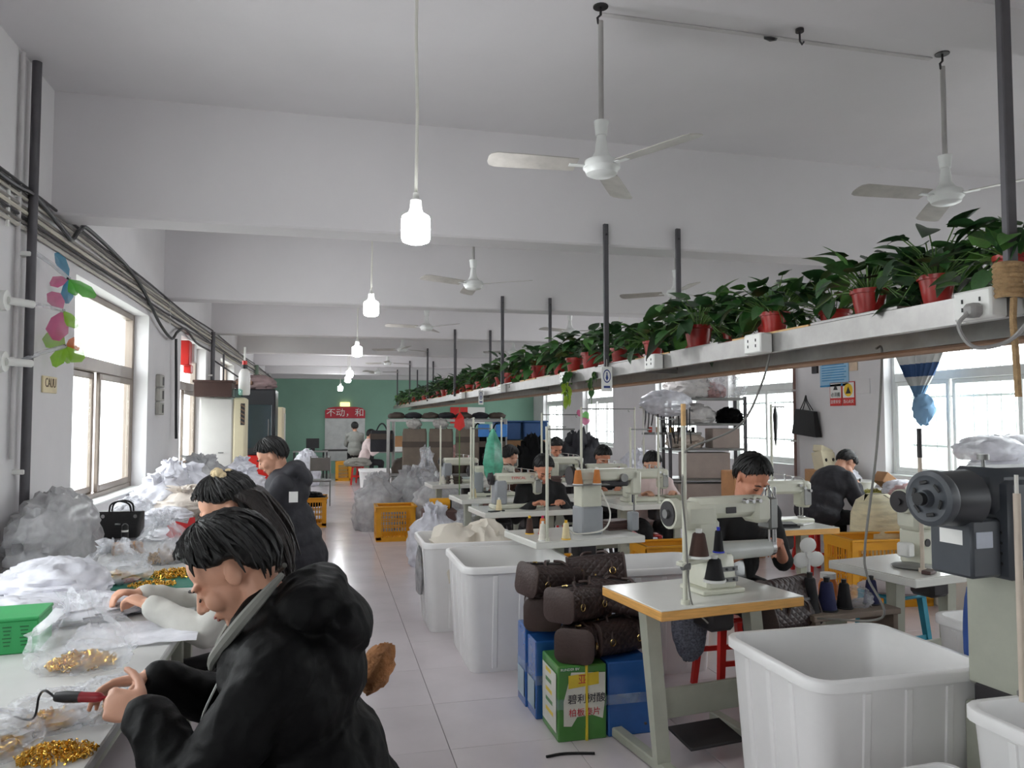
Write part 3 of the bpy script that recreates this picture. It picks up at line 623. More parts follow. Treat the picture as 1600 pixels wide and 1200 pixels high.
def flatbed(label, loc, rz=0, grey=True, s=1, word=None, m=m_mach, group='flatbed sewing machines'):
    t = thing('sewing_machine', label, 'sewing machine', loc, rz, group); t.scale = (s, s, s)
    MB().box((.0, 0, .02), (.5, .17, .04), .01).build('bed', m, t)
    MB().box((-.17, 0, .15), (.12, .14, .24), .02).build('column', m_mgrey if grey else m, t)
    MB().box((.0, 0, .275), (.44, .12, .1), .022).build('arm', m, t)
    hd = MB().box((.2, 0, .22), (.09, .13, .2), .02).build('head', m, t)
    MB().box((.2, -.068, .2), (.06, .008, .12), .003).build('face_plate', m_steel, hd)
    MB().cyl((-.24, 0, .275), (-.27, 0, .275), .06, .055, 20).cyl((-.27, 0, .275), (-.285, 0, .275), .03, .02, 12).build('handwheel', m_dark, t)
    MB().cyl((.2, 0, .12), (.2, 0, .05), .006, n=8).cyl((.175, 0, .14), (.175, 0, .06), .005, n=8).build('needle_bar', m_chrome, t)
    MB().box((.19, .0, .047), (.04, .05, .012), .003).build('presser_foot', m_chrome, t)
    for i, x in enumerate((.13, .17, .22)): MB().cyl((x, -.06, .29-.02*i), (x, -.085, .29-.02*i), .013, .01, 10).build('tension_knob', m_chrome, t)
    MB().cyl((.05, 0, .32), (.05, 0, .37), .008, n=8).cyl((.12, .0, .32), (.12, 0, .35), .012, n=8).build('oil_cap', m_chrome, t)
    MB().tube(crv([(.0, .03, .33), (-.05, .03, .37), (.08, .02, .36), (.18, -.03, .34), (.2, -.07, .28)]), .002, 4).build('thread_line', m_cord, t)
    if word: text(word, .035, m_red, t, TM(-.0, -.062, .28, rx=PI/2), sx=1.1)
    return t
# near wood-edged table with the cylinder-arm machine
RZ1 = math.radians(7.5)
table('white-topped sewing table with orange wood edge, nearest the camera', (1.416, 3.061), RZ1, .784, .54, .77, m_edge, .1, .9)
m1 = thing('sewing_machine', 'cream cylinder-arm sewing machine on the near wood-edged table', 'sewing machine', (1.8, 3.37, .77), RZ1)
MB().box((.03, .0, .012), (.24, .2, .024), .006).build('base_plate', m_mach, m1)
MB().box((.03, 0, .1), (.17, .17, .16), .012, tx=.9, ty=.9).build('pedestal', m_mach, m1)
for zz in (.065, .115):
    MB().box((.03, -.088+.012*zz, zz), (.17, .004, .022), .001).build('vent_strip', m_steel, m1, 0)
    for k in range(4): MB().cyl((-.03+.04*k, -.088, zz), (-.03+.04*k, -.094, zz), .006, n=8).build('bolt', m_dark, m1)
MB().box((-.03, 0, .25), (.13, .14, .2), .015).build('column', m_mach, m1)
MB().box((-.07, 0, .37), (.2, .15, .13), .03).build('gear_housing', m_mach, m1)
MB().box((.1, 0, .4), (.4, .12, .1), .028).build('arm', m_mach, m1)
MB().box((.29, -.01, .385), (.1, .13, .13), .02).build('head', m_mach, m1)
MB().box((.37, 0, .36), (.055, .1, .16), .01).build('needle_housing', m_steel, m1)
for x, h in ((.36, .2), (.385, .17), (.4, .2)): MB().cyl((x, -.02, .32), (x, -.02, h), .006, n=8).build('needle_bar', m_chrome, m1)
MB().box((.37, -.01, .2), (.05, .05, .012), .004).build('presser_foot', m_chrome, m1)
MB().cyl((.05, 0, .185), (.37, 0, .185), .048, .042, 18).build('cylinder_arm', mat('arm_grey', (196, 198, 194), .3), m1)
MB().cyl((.37, 0, .185), (.395, 0, .185), .043, .04, 18).build('cylinder_cap', m_chrome, m1)
hw = MB().cyl((-.17, 0, .38), (-.215, 0, .38), .072, n=24).build('handwheel', m_mach, m1); MB().cyl((-.2155, 0, .38), (-.222, 0, .38), .06, n=24).build('wheel_face', m_dark, hw)
MB().cyl((-.222, 0, .38), (-.235, 0, .38), .022, n=12).build('hub', m_steel, hw)
for k, x in enumerate((.18, .22, .26)): MB().cyl((x, -.06, .43), (x, -.085, .43), .014, .01, 10).build('tension_knob', m_chrome, m1)
for x in (.33, .36, .39): MB().cyl((x, -.03, .44), (x, -.03, .49), .007, n=8).build('adjusting_screw', m_chrome, m1)
MB().box((.1, -.063, .39), (.06, .006, .03), .002).build('slot_plate', m_dark, m1)
MB().tube(crv([(.29, -.05, .45), (.31, -.07, .5), (.35, -.04, .49), (.37, -.05, .44)]), .004, 5).build('take_up_lever', m_chrome, m1)
ts = stand('cream thread stand pole standing on the near wood-edged table', (1.575, 3.15, .77), .8, arm=0); ts['group'] = 'thread stands'
MB().box((.1, .03, .19), (.26, .05, .02), .004, rot=(0, -.1, .2)).build('spool_bracket', m_mach, ts); MB().cyl((-.015, 0, .17), (.02, 0, .17), .02, n=10).build('clamp', m_steel, ts)
MB().cyl((.07, -.0, .204), (.07, 0, .207), .055, n=18).build('spool_tray', m_wht, ts); MB().cyl((.15, .01, .01+.085), (.15, .01, .09), .05, n=18).build('spool_tray', m_wht, ts)
MB().tube(crv([(.0, 0, .62), (-.015, -.01, .5), (.0, -.015, .3), (.01, -.015, .1), (.03, -.02, -.01), (.09, -.04, -.08)], 6), .004, 5).build('cable', mat('grey_cable', (120, 118, 114), .6), ts)
MB().cyl((0, 0, .8), (0, 0, .9), .012, n=8).build('wooden_tip', m_wood, ts)
spool((1.645, 3.15, .978), 'brown', .125, .045, lab='large brown thread cone on tray of the near thread stand')
spool((1.755, 3.172, .99), 'black', .115, .024, mat('blue_plastic', (44, 60, 190), .4), lab='dark spool with blue ends above the near machine')
spool((1.727, 3.16, .866), 'black', .115, .046, lab='large black thread cone below the brown cone on near stand')
# second table: post-bed machine with spools
RZ2 = math.radians(8)
table('white sewing table holding the post-bed machine and loose thread spools', (1.381, 4.938), RZ2, .85, .6, .77, None, .3)
m2 = thing('sewing_machine', 'grey post-bed sewing machine with tall pedestal on second table', 'sewing machine', (1.86, 5.26, .77), RZ2)
MB().box((0, 0, .1), (.17, .17, .2), .012).build('pedestal', m_mgrey, m2); MB().box((0, 0, .29), (.16, .15, .2), .012).build('column', m_mach, m2)
MB().box((.15, 0, .42), (.5, .12, .09), .02).build('arm', m_mach, m2); MB().box((.38, 0, .36), (.09, .12, .18), .015).build('head', m_mach, m2)
MB().box((.2, -.02, .36), (.24, .06, .05), .01).build('linkage', m_dark, m2); MB().cyl((.26, -.05, .4), (.26, -.09, .4), .03, n=14).build('tension_dial', m_steel, m2)
MB().cyl((.39, 0, .28), (.39, 0, .14), .007, n=8).build('needle_bar', m_chrome, m2); MB().box((.38, 0, .07), (.07, .07, .14), .01).build('post', m_mgrey, m2)
MB().cyl((-.12, 0, .42), (-.15, 0, .42), .07, n=20).build('handwheel', m_dark, m2); MB().box((-.04, -.09, .36), (.3, .1, .008), .002).build('spool_shelf', m_steel, m2, 0)
MB().tube(crv([(.06, -.1, .32), (.12, -.12, .15), (.05, -.14, .04), (-.15, -.12, .02), (-.2, -.1, .05)]), .006, 6).build('air_hose', m_cord, m2)
for i, (x, y, c, b, l) in enumerate([(1.45, 5.02, 'white', None, 'white thread spool at the corner of the second table'), (1.62, 5.03, 'cream', mat('yellow_plastic', (226, 178, 40), .4), 'cream thread spool on yellow base on second table'), (1.44, 5.33, 'brown', mat('yellow_plastic', (226, 178, 40), .4), 'brown thread spool on yellow base at back of second table'), (1.53, 5.3, 'orange', mat('magenta_plastic', (204, 40, 96), .4), 'orange thread spool on magenta base on second table')]):
    spool((x, y, .771), c, .13, .03, b, lab=l)
spool((1.75, 5.15, 1.134), 'orange', .12, .035, lab='left orange-gold spool on shelf of the post-bed machine'); spool((1.9, 5.17, 1.134), 'orange', .12, .03, lab='right orange-gold spool on shelf of the post-bed machine')
stand('white thread stand at the front corner of the second table', (1.475, 5.0, .77), .78, arm=.2, m=m_mach)
# other stations: (front-left corner, rz, w, machine x, label bits)
def station(fl, rz, w, d, tl, ml, mx, word=None, edge=None, st=None, cols=(), grey=True, s=1):
    table(tl, fl, rz, w, d, .77, edge)
    c, sn = math.cos(rz), math.sin(rz); g = lambda x, y: (fl[0]+x*c-y*sn, fl[1]+x*sn+y*c, .771)
    flatbed(ml, g(mx, d*.55), rz, grey, s, word)
    if st: stand(st, g(.12, .07), .75, arm=.22)
    for i, (cc, l) in enumerate(cols): p = g(.16+.11*i, .1); spool(p, cc, .12, .03, lab=l)
station((1.371, 6.579), .09, .86, .56, 'white sewing table left of the black-topped woman', 'cream flatbed machine with red lettering before the woman in black', .4, 'TYPICAL', cols=[('cream', 'cream cone on table edge before the red-lettered machine')])
station((1.36, 7.72), .08, .84, .56, 'white sewing table below the green plastic bag', 'machine with black panel below the green plastic bag', .42, st='white thread stand beside the green plastic bag', cols=[('cream', 'cream thread cone near the green plastic bag')])
station((2.771, 6.82), .1, .9, .58, 'white sewing table of the woman in pale pink', 'cream flatbed machine of the woman in pale pink', .42, st='thin thread stand at the pink-jacketed woman\'s table', cols=[('navy', 'navy thread cone on the pink-jacketed woman\'s table')], grey=False)
station((2.55, 7.55), .08, .86, .5, 'white sewing table of the man hidden to the eyes', 'cream flatbed machine hiding the cropped-haired man\'s face', .45, grey=False, s=1.05)
station((2.72, 9.4), .06, .86, .54, 'white sewing table of the man in grey jacket', 'cream flatbed machine of the man in grey jacket', .42, st='white thread stand of the grey-jacketed man', grey=False)
station((1.3, 9.5), .06, .86, .54, 'white sewing table in front of the bag rack', 'grey-paneled machine in front of the bag rack', .42, st='white thread stand in front of the bag rack', cols=[('white', 'left white cone in front of the bag rack'), ('white', 'right white cone in front of the bag rack')])
station((3.02, 5.05), .03, .82, .55, 'wood-edged sewing table right of the black-shirted man', 'grey flatbed machine right of the black-shirted man\'s head', .5, edge=m_edge, grey=False, s=1.05)
station((2.1, 10.55), .05, .86, .54, 'white sewing table near the back by the bag rack', 'small cream machine near the back by the bag rack', .42, grey=False)
# extra tall stands with cross bars
for i, (x, y, h, a, l) in enumerate([(1.5, 7.8, .85, .3, 'white angled thread stand frame left of the red pennant'), (2.38, 6.9, .95, .55, 'wide white thread frame before the grey-jacketed man'), (2.3, 8.0, .9, .45, 'white thread frame with white tag left of the far windows'), (3.2, 6.95, .85, .2, 'slim thread stand before the pink-jacketed woman'), (3.5, 5.45, .95, .12, 'thin white pole right of the black-shirted man')]):
    t = stand(l, (x, y, .77), h, arm=a)
    if a > .25: MB().cyl((a, 0, -.0), (a, 0, h), .009, n=8).build('second_pole', m_mach, t)
# right station: cream machine with motor on angled table
RZ10 = .17
table('white sewing table with cream machine beside the foreground motor', (2.98, 3.35), RZ10, .82, .58, .77, None, .2)
m10 = thing('sewing_machine', 'cream sewing machine with dark handwheel behind the foreground motor', 'sewing machine', (3.36, 3.72, .77), RZ10)
MB().box((-.02, 0, .1), (.15, .16, .2), .012).build('pedestal', m_mach, m10); MB().box((-.03, 0, .3), (.2, .16, .22), .03).build('column', m_mach, m10); MB().box((.1, 0, .4), (.34, .14, .12), .03).build('arm', m_mach, m10)
MB().cyl((-.13, 0, .36), (-.17, 0, .36), .07, n=24).build('handwheel', m_mach, m10); MB().cyl((-.17, 0, .36), (-.18, 0, .36), .062, n=24).cyl((-.18, 0, .36), (-.195, 0, .36), .02, n=12).build('wheel_face', m_dark, m10)
MB().cyl((-.06, -.081, .13), (-.06, -.085, .13), .022, n=14).build('port', m_dark, m10); MB().box((-.16, -.02, .09), (.06, .08, .08), .01).build('bracket', m_wht, m10); MB().cyl((.0, 0, .46), (.0, 0, .475), .014, n=10).build('oil_cap', m_red, m10)
stand('tall wooden-looking pole with black sleeve beside the cream machine', (3.16, 3.5, .77), .62, arm=0, m=mat('pole_beige', (206, 192, 176), .5), top=.16)
single('needle_plate_tool', MB().lathe([(.0, 0), (.1, 0), (.11, .008), (.1, .014), (.0, .014)], 20), m_steel, 'flat round grey plate lying on the table before cream machine', 'plate', loc=(3.2, 3.62, .771))
# foreground dark motor machine on grey-green stand
m_motor = mat('motor_grey', (70, 74, 80), .42, var=.08, sc=8); m_motor2 = mat('motor_dark', (48, 50, 55), .4, var=.08)
m11 = thing('sewing_machine', 'large dark grey machine with slotted handwheel at right edge of foreground', 'sewing machine', (2.13, 2.2, 0), .1)
W0 = Vector((-.13, -.01, 1.33))
wh = MB().lathe([(.0, .035), (.026, .034), (.03, .012), (.062, .006), (.078, .012), (.094, .006), (.096, -.02), (.09, -.035)], 36, Matrix.Translation(W0) @ RM(0, -PI/2, 0), closed=False).build('handwheel', m_motor, m11, 35)
for k in range(6):
    a = 2*PI*k/6+.3; MB().box((-.0145, .055*math.cos(a), .055*math.sin(a)), (.004, .012, .032), .003, M=Matrix.Translation(W0) , rot=(a, 0, 0)).build('slot', m_blk, wh)
MB().cyl(W0+Vector((-.03, 0, 0)), W0+Vector((-.055, 0, 0)), .022, n=14).build('hub', m_blk, wh)
MB().cyl(W0+Vector((.02, 0, 0)), W0+Vector((.16, 0, -.005)), .088, .1, 32).build('motor_drum', m_motor2, m11)
MB().box((.28, .02, 1.345), (.36, .2, .17), .03).build('arm', m_motor, m11); MB().box((.05, .01, 1.16), (.14, .17, .2), .01).build('control_box', m_motor, m11)
col = MB().box((.25, -.0, 1.22), (.26, .22, .34), .014).build('column', m_motor, m11)
for k in range(4): MB().box((.118, -.03, 1.12+.035*k), (.004, .1, .01), .002, rot=(.35, 0, 0)).build('vent_slot', m_blk, col, 0)
MB().add([(-.021, -.04, 1.17), (-.021, .05, 1.17), (-.021, .05, 1.22), (-.021, -.04, 1.22)], [[0, 1, 2, 3]]).build('label_plate', m_card, m11, 0)
MB().box((.035, -.077, 1.19), (.075, .004, .055), .001).build('label_plate', mat('pale_label', (186, 192, 204), .5), m11, 0)
np_ = MB().box((.23, -.112, 1.095), (.12, .003, .05), .001).build('name_plate', m_card, m11, 0)
MB().box((.22, -.112, 1.22), (.05, .004, .06), .001).build('hinge_plate', m_steel, m11, 0); MB().cyl((.2, -.115, 1.17), (.24, -.115, 1.25), .003, n=6).build('rod', m_chrome, m11)
MB().cyl((.16, .02, 1.43), (.16, .02, 1.455), .006, n=8).cyl((.16, .02, 1.455), (.16, .02, 1.475), .02, n=12).build('knob', m_steel, m11)
st = MB().box((.34, .02, .84), (.28, .24, .42), .01).build('pedestal', m_stand, m11, 0)
MB().box((.34, -.02, .6), (.3, .26, .08), .008).build('pedestal_base', m_dark, m11, 0); MB().box((.37, -.103, .77), (.2, .006, .16), .002).build('access_panel', m_blk, st, 0); MB().box((.36, .02, .28), (.32, .28, .56), .01).build('cabinet', m_stand, m11, 0)
MB().cyl((.2, -.1, .62), (.2, -.13, .62), .018, n=10).build('brass_fitting', mat('brass', (200, 160, 84), .3, m=.9), m11)
MB().cyl((.02, -.207, .7), (.02, -.207, 1.36), .0115, n=10).build('thread_pole', mat('pole_beige', (206, 192, 176), .5), m11); MB().cyl((.02, -.207, 1.36), (.02, -.207, 1.42), .006, n=8).build('pole_tip', m_cord, m11)
MB().box((.13, -.15, .72), (.24, .03, .02), .004, rot=(0, 0, .45)).build('pole_bracket', m_steel, m11, 0)
# ---------------------------------------------------------------- white plastic bins
m_bin = mat('bin_white', (240, 239, 238), .38, var=.03, sc=3, spec=.4)
def rrect(w, d, r, n=5):
    out = []
    for cx, cy, a0 in ((w/2-r, d/2-r, 0), (-w/2+r, d/2-r, PI/2), (-w/2+r, -d/2+r, PI), (w/2-r, -d/2+r, 1.5*PI)):
        out += [(cx+r*math.cos(a0+PI/2*i/n), cy+r*math.sin(a0+PI/2*i/n)) for i in range(n+1)]
    return out
def loft(rings, cap0=True, cap1=True):
    b = MB(); n = len(rings[0]); b.v = [Vector(p) for r in rings for p in r]
    for i in range(len(rings)-1): b.f += [[i*n+k, i*n+(k+1) % n, (i+1)*n+(k+1) % n, (i+1)*n+k] for k in range(n)]
    if cap0: b.f.append(list(range(n))[::-1])
    if cap1: b.f.append(list(range((len(rings)-1)*n, len(rings)*n)))
    return b
def bin_(label, x0, x1, y0, y1, H=.67, rz=0):
    w, d = x1-x0, y1-y0; t = thing('plastic_bin', label, 'bin', ((x0+x1)/2, (y0+y1)/2, 0), rz, 'white plastic bins')
    q = lambda ww, dd, z, r: [(x, y, z) for x, y in rrect(ww, dd, r)]
    loft([q(w*.84, d*.84, 0, .06), q(w*.855, d*.855, .02, .07), q(w*.95, d*.95, H-.05, .08), q(w*.955, d*.955, H-.045, .08), q(w, d, H-.04, .09), q(w, d, H-.006, .09), q(w-.012, d-.012, H, .085), q(w-.05, d-.05, H, .08), q(w*.95-.03, d*.95-.03, H-.03, .07), q(w*.84-.02, d*.84-.02, .03, .06)]).build('shell', m_bin, t, 50)
    for s in (-1, 1):
        for k in (-.25, 0, .25):
            MB().add([(k*w*.9-.018, s*d*.428, .03), (k*w*.9+.018, s*d*.428, .03), (k*w*.9+.018, s*d*.4735, H-.055), (k*w*.9-.018, s*d*.4735, H-.055), (k*w*.9-.013, s*(d*.428+.006), .03), (k*w*.9+.013, s*(d*.428+.006), .03), (k*w*.9+.013, s*(d*.4735+.006), H-.055), (k*w*.9-.013, s*(d*.4735+.006), H-.055)], [[4, 5, 6, 7], [0, 1, 5, 4], [2, 3, 7, 6], [0, 4, 7, 3], [1, 2, 6, 5]]).build('rib', m_bin, t, 0)
            MB().add([(s*w*.428, k*d*.9-.018, .03), (s*w*.428, k*d*.9+.018, .03), (s*w*.4735, k*d*.9+.018, H-.055), (s*w*.4735, k*d*.9-.018, H-.055), (s*(w*.428+.006), k*d*.9-.013, .03), (s*(w*.428+.006), k*d*.9+.013, .03), (s*(w*.4735+.006), k*d*.9+.013, H-.055), (s*(w*.4735+.006), k*d*.9-.013, H-.055)], [[4, 5, 6, 7], [0, 1, 5, 4], [2, 3, 7, 6], [0, 4, 7, 3], [1, 2, 6, 5]]).build('rib', m_bin, t, 0)
    return t
bin_('white plastic bin beside the aisle, farther of the two, holding cream paper', .71, 1.5, 5.66, 6.34)
bin_('white plastic bin beside the aisle behind the stacked handbags, nearer of the two', .84, 1.6, 4.68, 5.5)
bin_('white plastic bin behind the near wood-edged sewing table', 1.68, 2.45, 4.4, 4.93)
bin_('large empty white plastic bin in the right foreground', 1.68, 2.47, 2.36, 3.03)
bin_('white plastic bin cut off at the bottom right corner', 2.02, 2.85, 1.38, 2.12)
bin_('white plastic bin with blue lining behind the foreground motor', 2.98, 3.66, 2.72, 3.28, .62)
loft([[(x, y, z) for x, y in rrect(.6, .4, .05)] for z in (0, .02)]); o = loft([[(x*s, y*s, z) for x, y in rrect(.56, .42, .05)] for s, z in ((.9, 0), (.97, .44), (1, .45), (1, .48), (.95, .48), (.9, .05))]).build('plastic_tray', m_bin, None, 50); o.location = (1.72, 1.9, 0); o.rotation_euler = (0, 0, .05); tag(o, 'low white plastic tub at the bottom edge before the large bin', 'tub')
# ---------------------------------------------------------------- left bench and what lies on it
m_plas = mat('clear_plastic', (236, 238, 244), .2, var=.03, alpha=.26, spec=.9, bump=.3, bsc=16)
m_plasw = mat('white_plastic_bag', (226, 226, 234), .3, var=.05, alpha=.86, spec=.6, bump=.3, bsc=12)
m_fog = mat('grey_plastic', (186, 186, 188), .3, var=.08, alpha=.7, spec=.5, bump=.3, bsc=10)
m_gold = mat('gold_parts', (232, 186, 84), .24, m=.85, var=.2, sc=60)
m_sheet = mat('paper_white', (226, 226, 226), .6, var=.04)
m_card_b = mat('cardboard', (176, 134, 96), .8, var=.1)
ZT = .82
def crumple(b, seed, a=.12, s=3.2, flat=True):
    o = Vector((seed*3.1, seed*1.7, seed*.9)); out = []
    for p in b.v:
        l = p.length or 1e-6; n = p/l; w = n+.35*Vector((noise.noise(n*2+o), noise.noise(n*2-o), noise.noise(n*2+o*2)))
        k = 1+a*(1-2.6*abs(noise.noise(w*s+o)))+a*.5*(1-2.6*abs(noise.noise(w*s*2.3+o)))+a*.14*(1-2.6*abs(noise.noise(w*s*5.1-o))); out.append(p*k)
    b.v = out; return b
def bag(label, loc, rad, m, seed, tuft=0, name='plastic_bag', cat='plastic bag', group='plastic bags', a=.13, rz=0, n=30, contents=None, s=3.2):
    b = crumple(MB().ell((0, 0, 0), 1, None, n, int(n*1.4)), seed, a, s); vs = []; rg = random.Random(seed); tx, ty = rg.uniform(-.6, .6), rg.uniform(-.6, .6)
    for p in b.v:
        q = Vector((p.x*rad[0], p.y*rad[1], p.z*rad[2]))
        if tuft and p.z > .6:                                # gathered neck that flares open again above the pinch
            k = min(1, (p.z-.6)/.5); f = 1-.75*k if k < .6 else .55+1.6*(k-.6)
            q.x = q.x*f*(1+.25*math.sin(9*math.atan2(p.y, p.x)))+tx*tuft*k; q.y = q.y*f+ty*tuft*k; q.z += tuft*(k+.3*math.sin(5*math.atan2(p.y, p.x)+seed)*k)
        q.z = max(q.z, -rad[2]*.62); vs.append(q+Vector((0, 0, rad[2]*.62)))
    b.v = vs
    if contents:
        t = thing(name, label, cat, loc, rz, group); b.build('bag_film', m, t, 70); contents(t); return t
    o = b.build(name, m, None, 70); o.location = loc; o.rotation_euler = (0, 0, rz); return tag(o, label, cat, group)
def bits(n, rx, ry, h, rng, sz=.009):
    b = MB()
    for i in range(n):
        a = rng.uniform(0, 6.3); q = rng.random()**.5; x, y = rx*q*math.cos(a), ry*q*math.sin(a); z = rng.random()*h*(1-q*.8)+.003
        M = TM(x, y, z, rng.uniform(0, 6), rng.uniform(0, 3), rng.uniform(0, 3))
        if i % 3: b.box((0, 0, 0), (sz*rng.uniform(.8, 2.6), sz*.7, sz*.3), M=M)
        else: b.tube([(sz*math.cos(t), sz*.7*math.sin(t), 0) for t in [2*PI*k/7 for k in range(7)]], sz*.22, 4, M, True)
    return b
def pile(name, n, rx, ry, h, loc, label, m=m_gold, sz=.009):
    o = bits(n, rx, ry, h, R, sz).build(name, m, None, 0); o.location = loc; tag(o, label, 'metal parts'); o['kind'] = 'stuff'; return o
m_bench = mat('bench_top', (196, 196, 194), .4, var=.06, sc=2.5)
for i, (y0, y1, l) in enumerate(((1.0, 3.35, 'grey-white workbench under the near man\'s hands'), (3.36, 5.9, 'grey-white workbench under the black tote bag'), (5.91, 8.6, 'grey-white workbench under the heap of white bags'))):
    t = thing('workbench', l, 'workbench', (-1.03, (y0+y1)/2, 0)); L = y1-y0
    MB().box((0, 0, ZT-.015), (1.03, L-.01, .03), .004).build('top', m_bench, t, 0)
    for sx in (-1, 1):
        MB().box((sx*.47, 0, ZT-.06), (.03, L-.2, .06)).build('apron', m_stand, t, 0)
        for sy in (-1, 1): MB().box((sx*.47, sy*(L/2-.1), (ZT-.03)/2), (.04, .04, ZT-.03), .003).build('leg', m_stand, t, 0)
m_grn = mat('green_card', (46, 150, 84), .5, var=.06)
t = thing('cardboard_box', 'bright green cardboard box on the bench at left edge', 'box', (-1.06, 2.96, ZT), .1)
MB().box((0, 0, .055), (.24, .2, .11), .004).build('body', m_grn, t, 0); l = MB().box((0, 0, .114), (.246, .206, .012), .003).build('lid', m_grn, t, 0)
for k in range(2):
    for j in range(6): MB().box((.03+.05*k, -.1012, .03+.012*j), (.018+.004*(j % 3), .001, .004)).build('print_line', mat('green_print', (24, 96, 52), .6), t, 0)
bag('big white plastic bag of parts lying at left edge of the bench', (-1.12, 3.62, ZT), (.2, .17, .11), m_plasw, 3, 0)
bag('flat white plastic bag under the big white bag', (-1.05, 3.36, ZT), (.3, .2, .05), m_plasw, 5)
bag('pale pink-white plastic bag behind the green box', (-1.2, 3.2, ZT), (.25, .12, .07), m_plasw, 6)
def c_gold(n, rx, ry, h, sz=.009):
    def f(t): o = bits(n, rx, ry, h, R, sz).build('gold_contents', m_gold, t, 0); o.location = (0, 0, .004)
    return f
bag('clear plastic bag of gold fittings standing open before the near man', (-.745, 2.68, ZT), (.14, .11, .1), m_plas, 8, .05, contents=c_gold(260, .1, .07, .055), a=.15)
bag('clear plastic bag of gold fittings on the green mat', (-.98, 4.02, ZT), (.15, .13, .085), m_plas, 9, .05, contents=c_gold(220, .11, .09, .05), a=.15)
bag('small clear bag with gold clips at the front of the bench', (-.68, 2.2, ZT), (.1, .1, .045), m_plas, 10, contents=c_gold(90, .06, .06, .03), a=.16)
bag('clear crumpled bag with one silver part under the man\'s hand', (-.56, 2.25, ZT), (.1, .1, .05), m_plas, 11, contents=c_gold(24, .03, .03, .02), a=.17)
bag('clear bag with gold clips at bottom left corner of the bench', (-.75, 2.05, ZT), (.09, .1, .05), m_plas, 12, contents=c_gold(80, .06, .06, .03), a=.16)
bag('clear bag of brown straps behind the glass jar', (-.85, 4.5, ZT), (.13, .12, .12), m_plas, 13, .06, contents=lambda t: bits(120, .09, .08, .1, R, .014).build('strap_contents', mat('strap_brown', (170, 138, 96), .5, m=.4), t, 0), a=.15)
pile('gold_part_pile', 320, .085, .06, .03, (-.6, 1.99, ZT), 'loose pile of small gold fittings at the bench\'s front edge', sz=.007)
pile('gold_part_pile', 420, .16, .1, .03, (-.72, 4.1, ZT+.004), 'loose pile of gold clips on the green mat farther back')
pile('gold_part_pile', 200, .1, .06, .025, (-.78, 3.86, ZT+.004), 'loose pile of gold clips on the green mat\'s near edge')
single('cutting_mat', MB().box((0, 0, .002), (.5, .4, .004), .001), mat('mat_green', (36, 112, 96), .6), 'dark green cutting mat on the bench under gold clips', 'mat', loc=(-.78, 4.0, ZT), smooth=0)
for i, (x, y, w, d, rz, l) in enumerate(((-.66, 3.02, .42, .34, .1, 'large white plastic sheet spread before the near man'), (-.75, 3.45, .4, .26, -.2, 'white translucent sheet behind the spread sheet'))):
    b = MB(); n = 14; b.v = [Vector(((i/n-.5)*w, (j/n-.5)*d, .006+.014*abs(noise.noise(Vector((i*.35, j*.35, x*9)))))) for i in range(n+1) for j in range(n+1)]; b.f = [[i*(n+1)+j, (i+1)*(n+1)+j, (i+1)*(n+1)+j+1, i*(n+1)+j+1] for i in range(n) for j in range(n)]
    single('plastic_sheet', b, m_plasw, l, 'plastic sheet', loc=(x, y, ZT), rz=rz, smooth=60)
# engraving pens
def pen(label, M, parent=None, cable=()):
    t = thing('engraving_pen', label, 'hand tool', (0, 0, 0)); t.matrix_world = M
    MB().lathe([(.004, 0), (.011, .004), (.0135, .03), (.0125, .065)], 14).build('rear_grip', m_blk, t); MB().lathe([(.0125, .065), (.0115, .07), (.0115, .105), (.009, .115), (.003, .122), (.0015, .145)], 14).build('red_grip', mat('red_grip', (150, 28, 40), .4), t)
    if cable: MB().tube(crv(cable, 6), .003, 6).build('cable', m_blk, t)
    return t
pen('black and red engraving pen held in the near man\'s hand', TM(-.61, 2.0, .952, ry=PI/2-.02, rz=-.32), cable=[(.0, 0, 0), (-.01, .01, -.03), (.01, .03, -.06), (.07, .05, -.09), (.09, .12, -.2), (.09, .2, -.34)])
pen('black and red engraving pen lying on the green mat', TM(-.98, 3.9, ZT+.02, ry=PI/2, rz=.35))
# tote bag
m_leath = mat('leather_black', (22, 21, 23), .42, var=.15, bump=.2, bsc=80)
def tote(label, loc, rz, w=.3, d=.12, h=.24, m=m_leath, flap=True):
    t = thing('handbag', label, 'handbag', loc, rz)
    loft([[(x, y, z) for x, y in rrect(w*s, d*q, .025)] for s, q, z in ((.9, 1, 0), (.93, 1, .02), (.97, .8, h*.6), (1.04, .35, h))]).build('body', m, t, 60)
    for s in (-1, 1): MB().tube(crv([(-w*.25, s*d*.15, h*.95), (-w*.2, s*d*.2, h+.045), (0, s*d*.22, h+.065), (w*.2, s*d*.2, h+.045), (w*.25, s*d*.15, h*.95)]), .006, 6).build('handle', m, t)
    for x in (-.36, .36): MB().cyl((w*x, -d*.25, h*.86), (w*x, -d*.3, h*.86), .012, n=10).build('stud', m_chrome, t)
    MB().box((0, -d*.43, h*.62), (.035, .004, .01), .001).build('metal_logo', m_chrome, t)
    return t
tote('black leather tote bag standing on the bench by the window', (-1.25, 5.25, ZT), -.15, .27, .12, .2)
single('folder_stack', MB().box((0, 0, .02), (.3, .22, .035), .004).box((.02, .01, .045), (.28, .2, .012), .003), mat('dark_felt', (58, 54, 58), .85), 'dark flat felt pieces stacked beside the tote bag', 'felt', loc=(-1.25, 4.98, ZT), rz=.2)
single('small_carton', MB().box((0, 0, .03), (.16, .12, .06), .004), m_card_b, 'small brown carton beside the dark felt pieces', 'box', loc=(-1.12, 4.85, ZT), rz=.3)
bag('large smoky plastic sack lying against the wall left of the tote', (-1.36, 4.4, ZT), (.17, .4, .24), m_fog, 21)
bag('clear bag with pink seams lying below the window', (-1.3, 5.75, ZT), (.14, .24, .14), m_plas, 22)
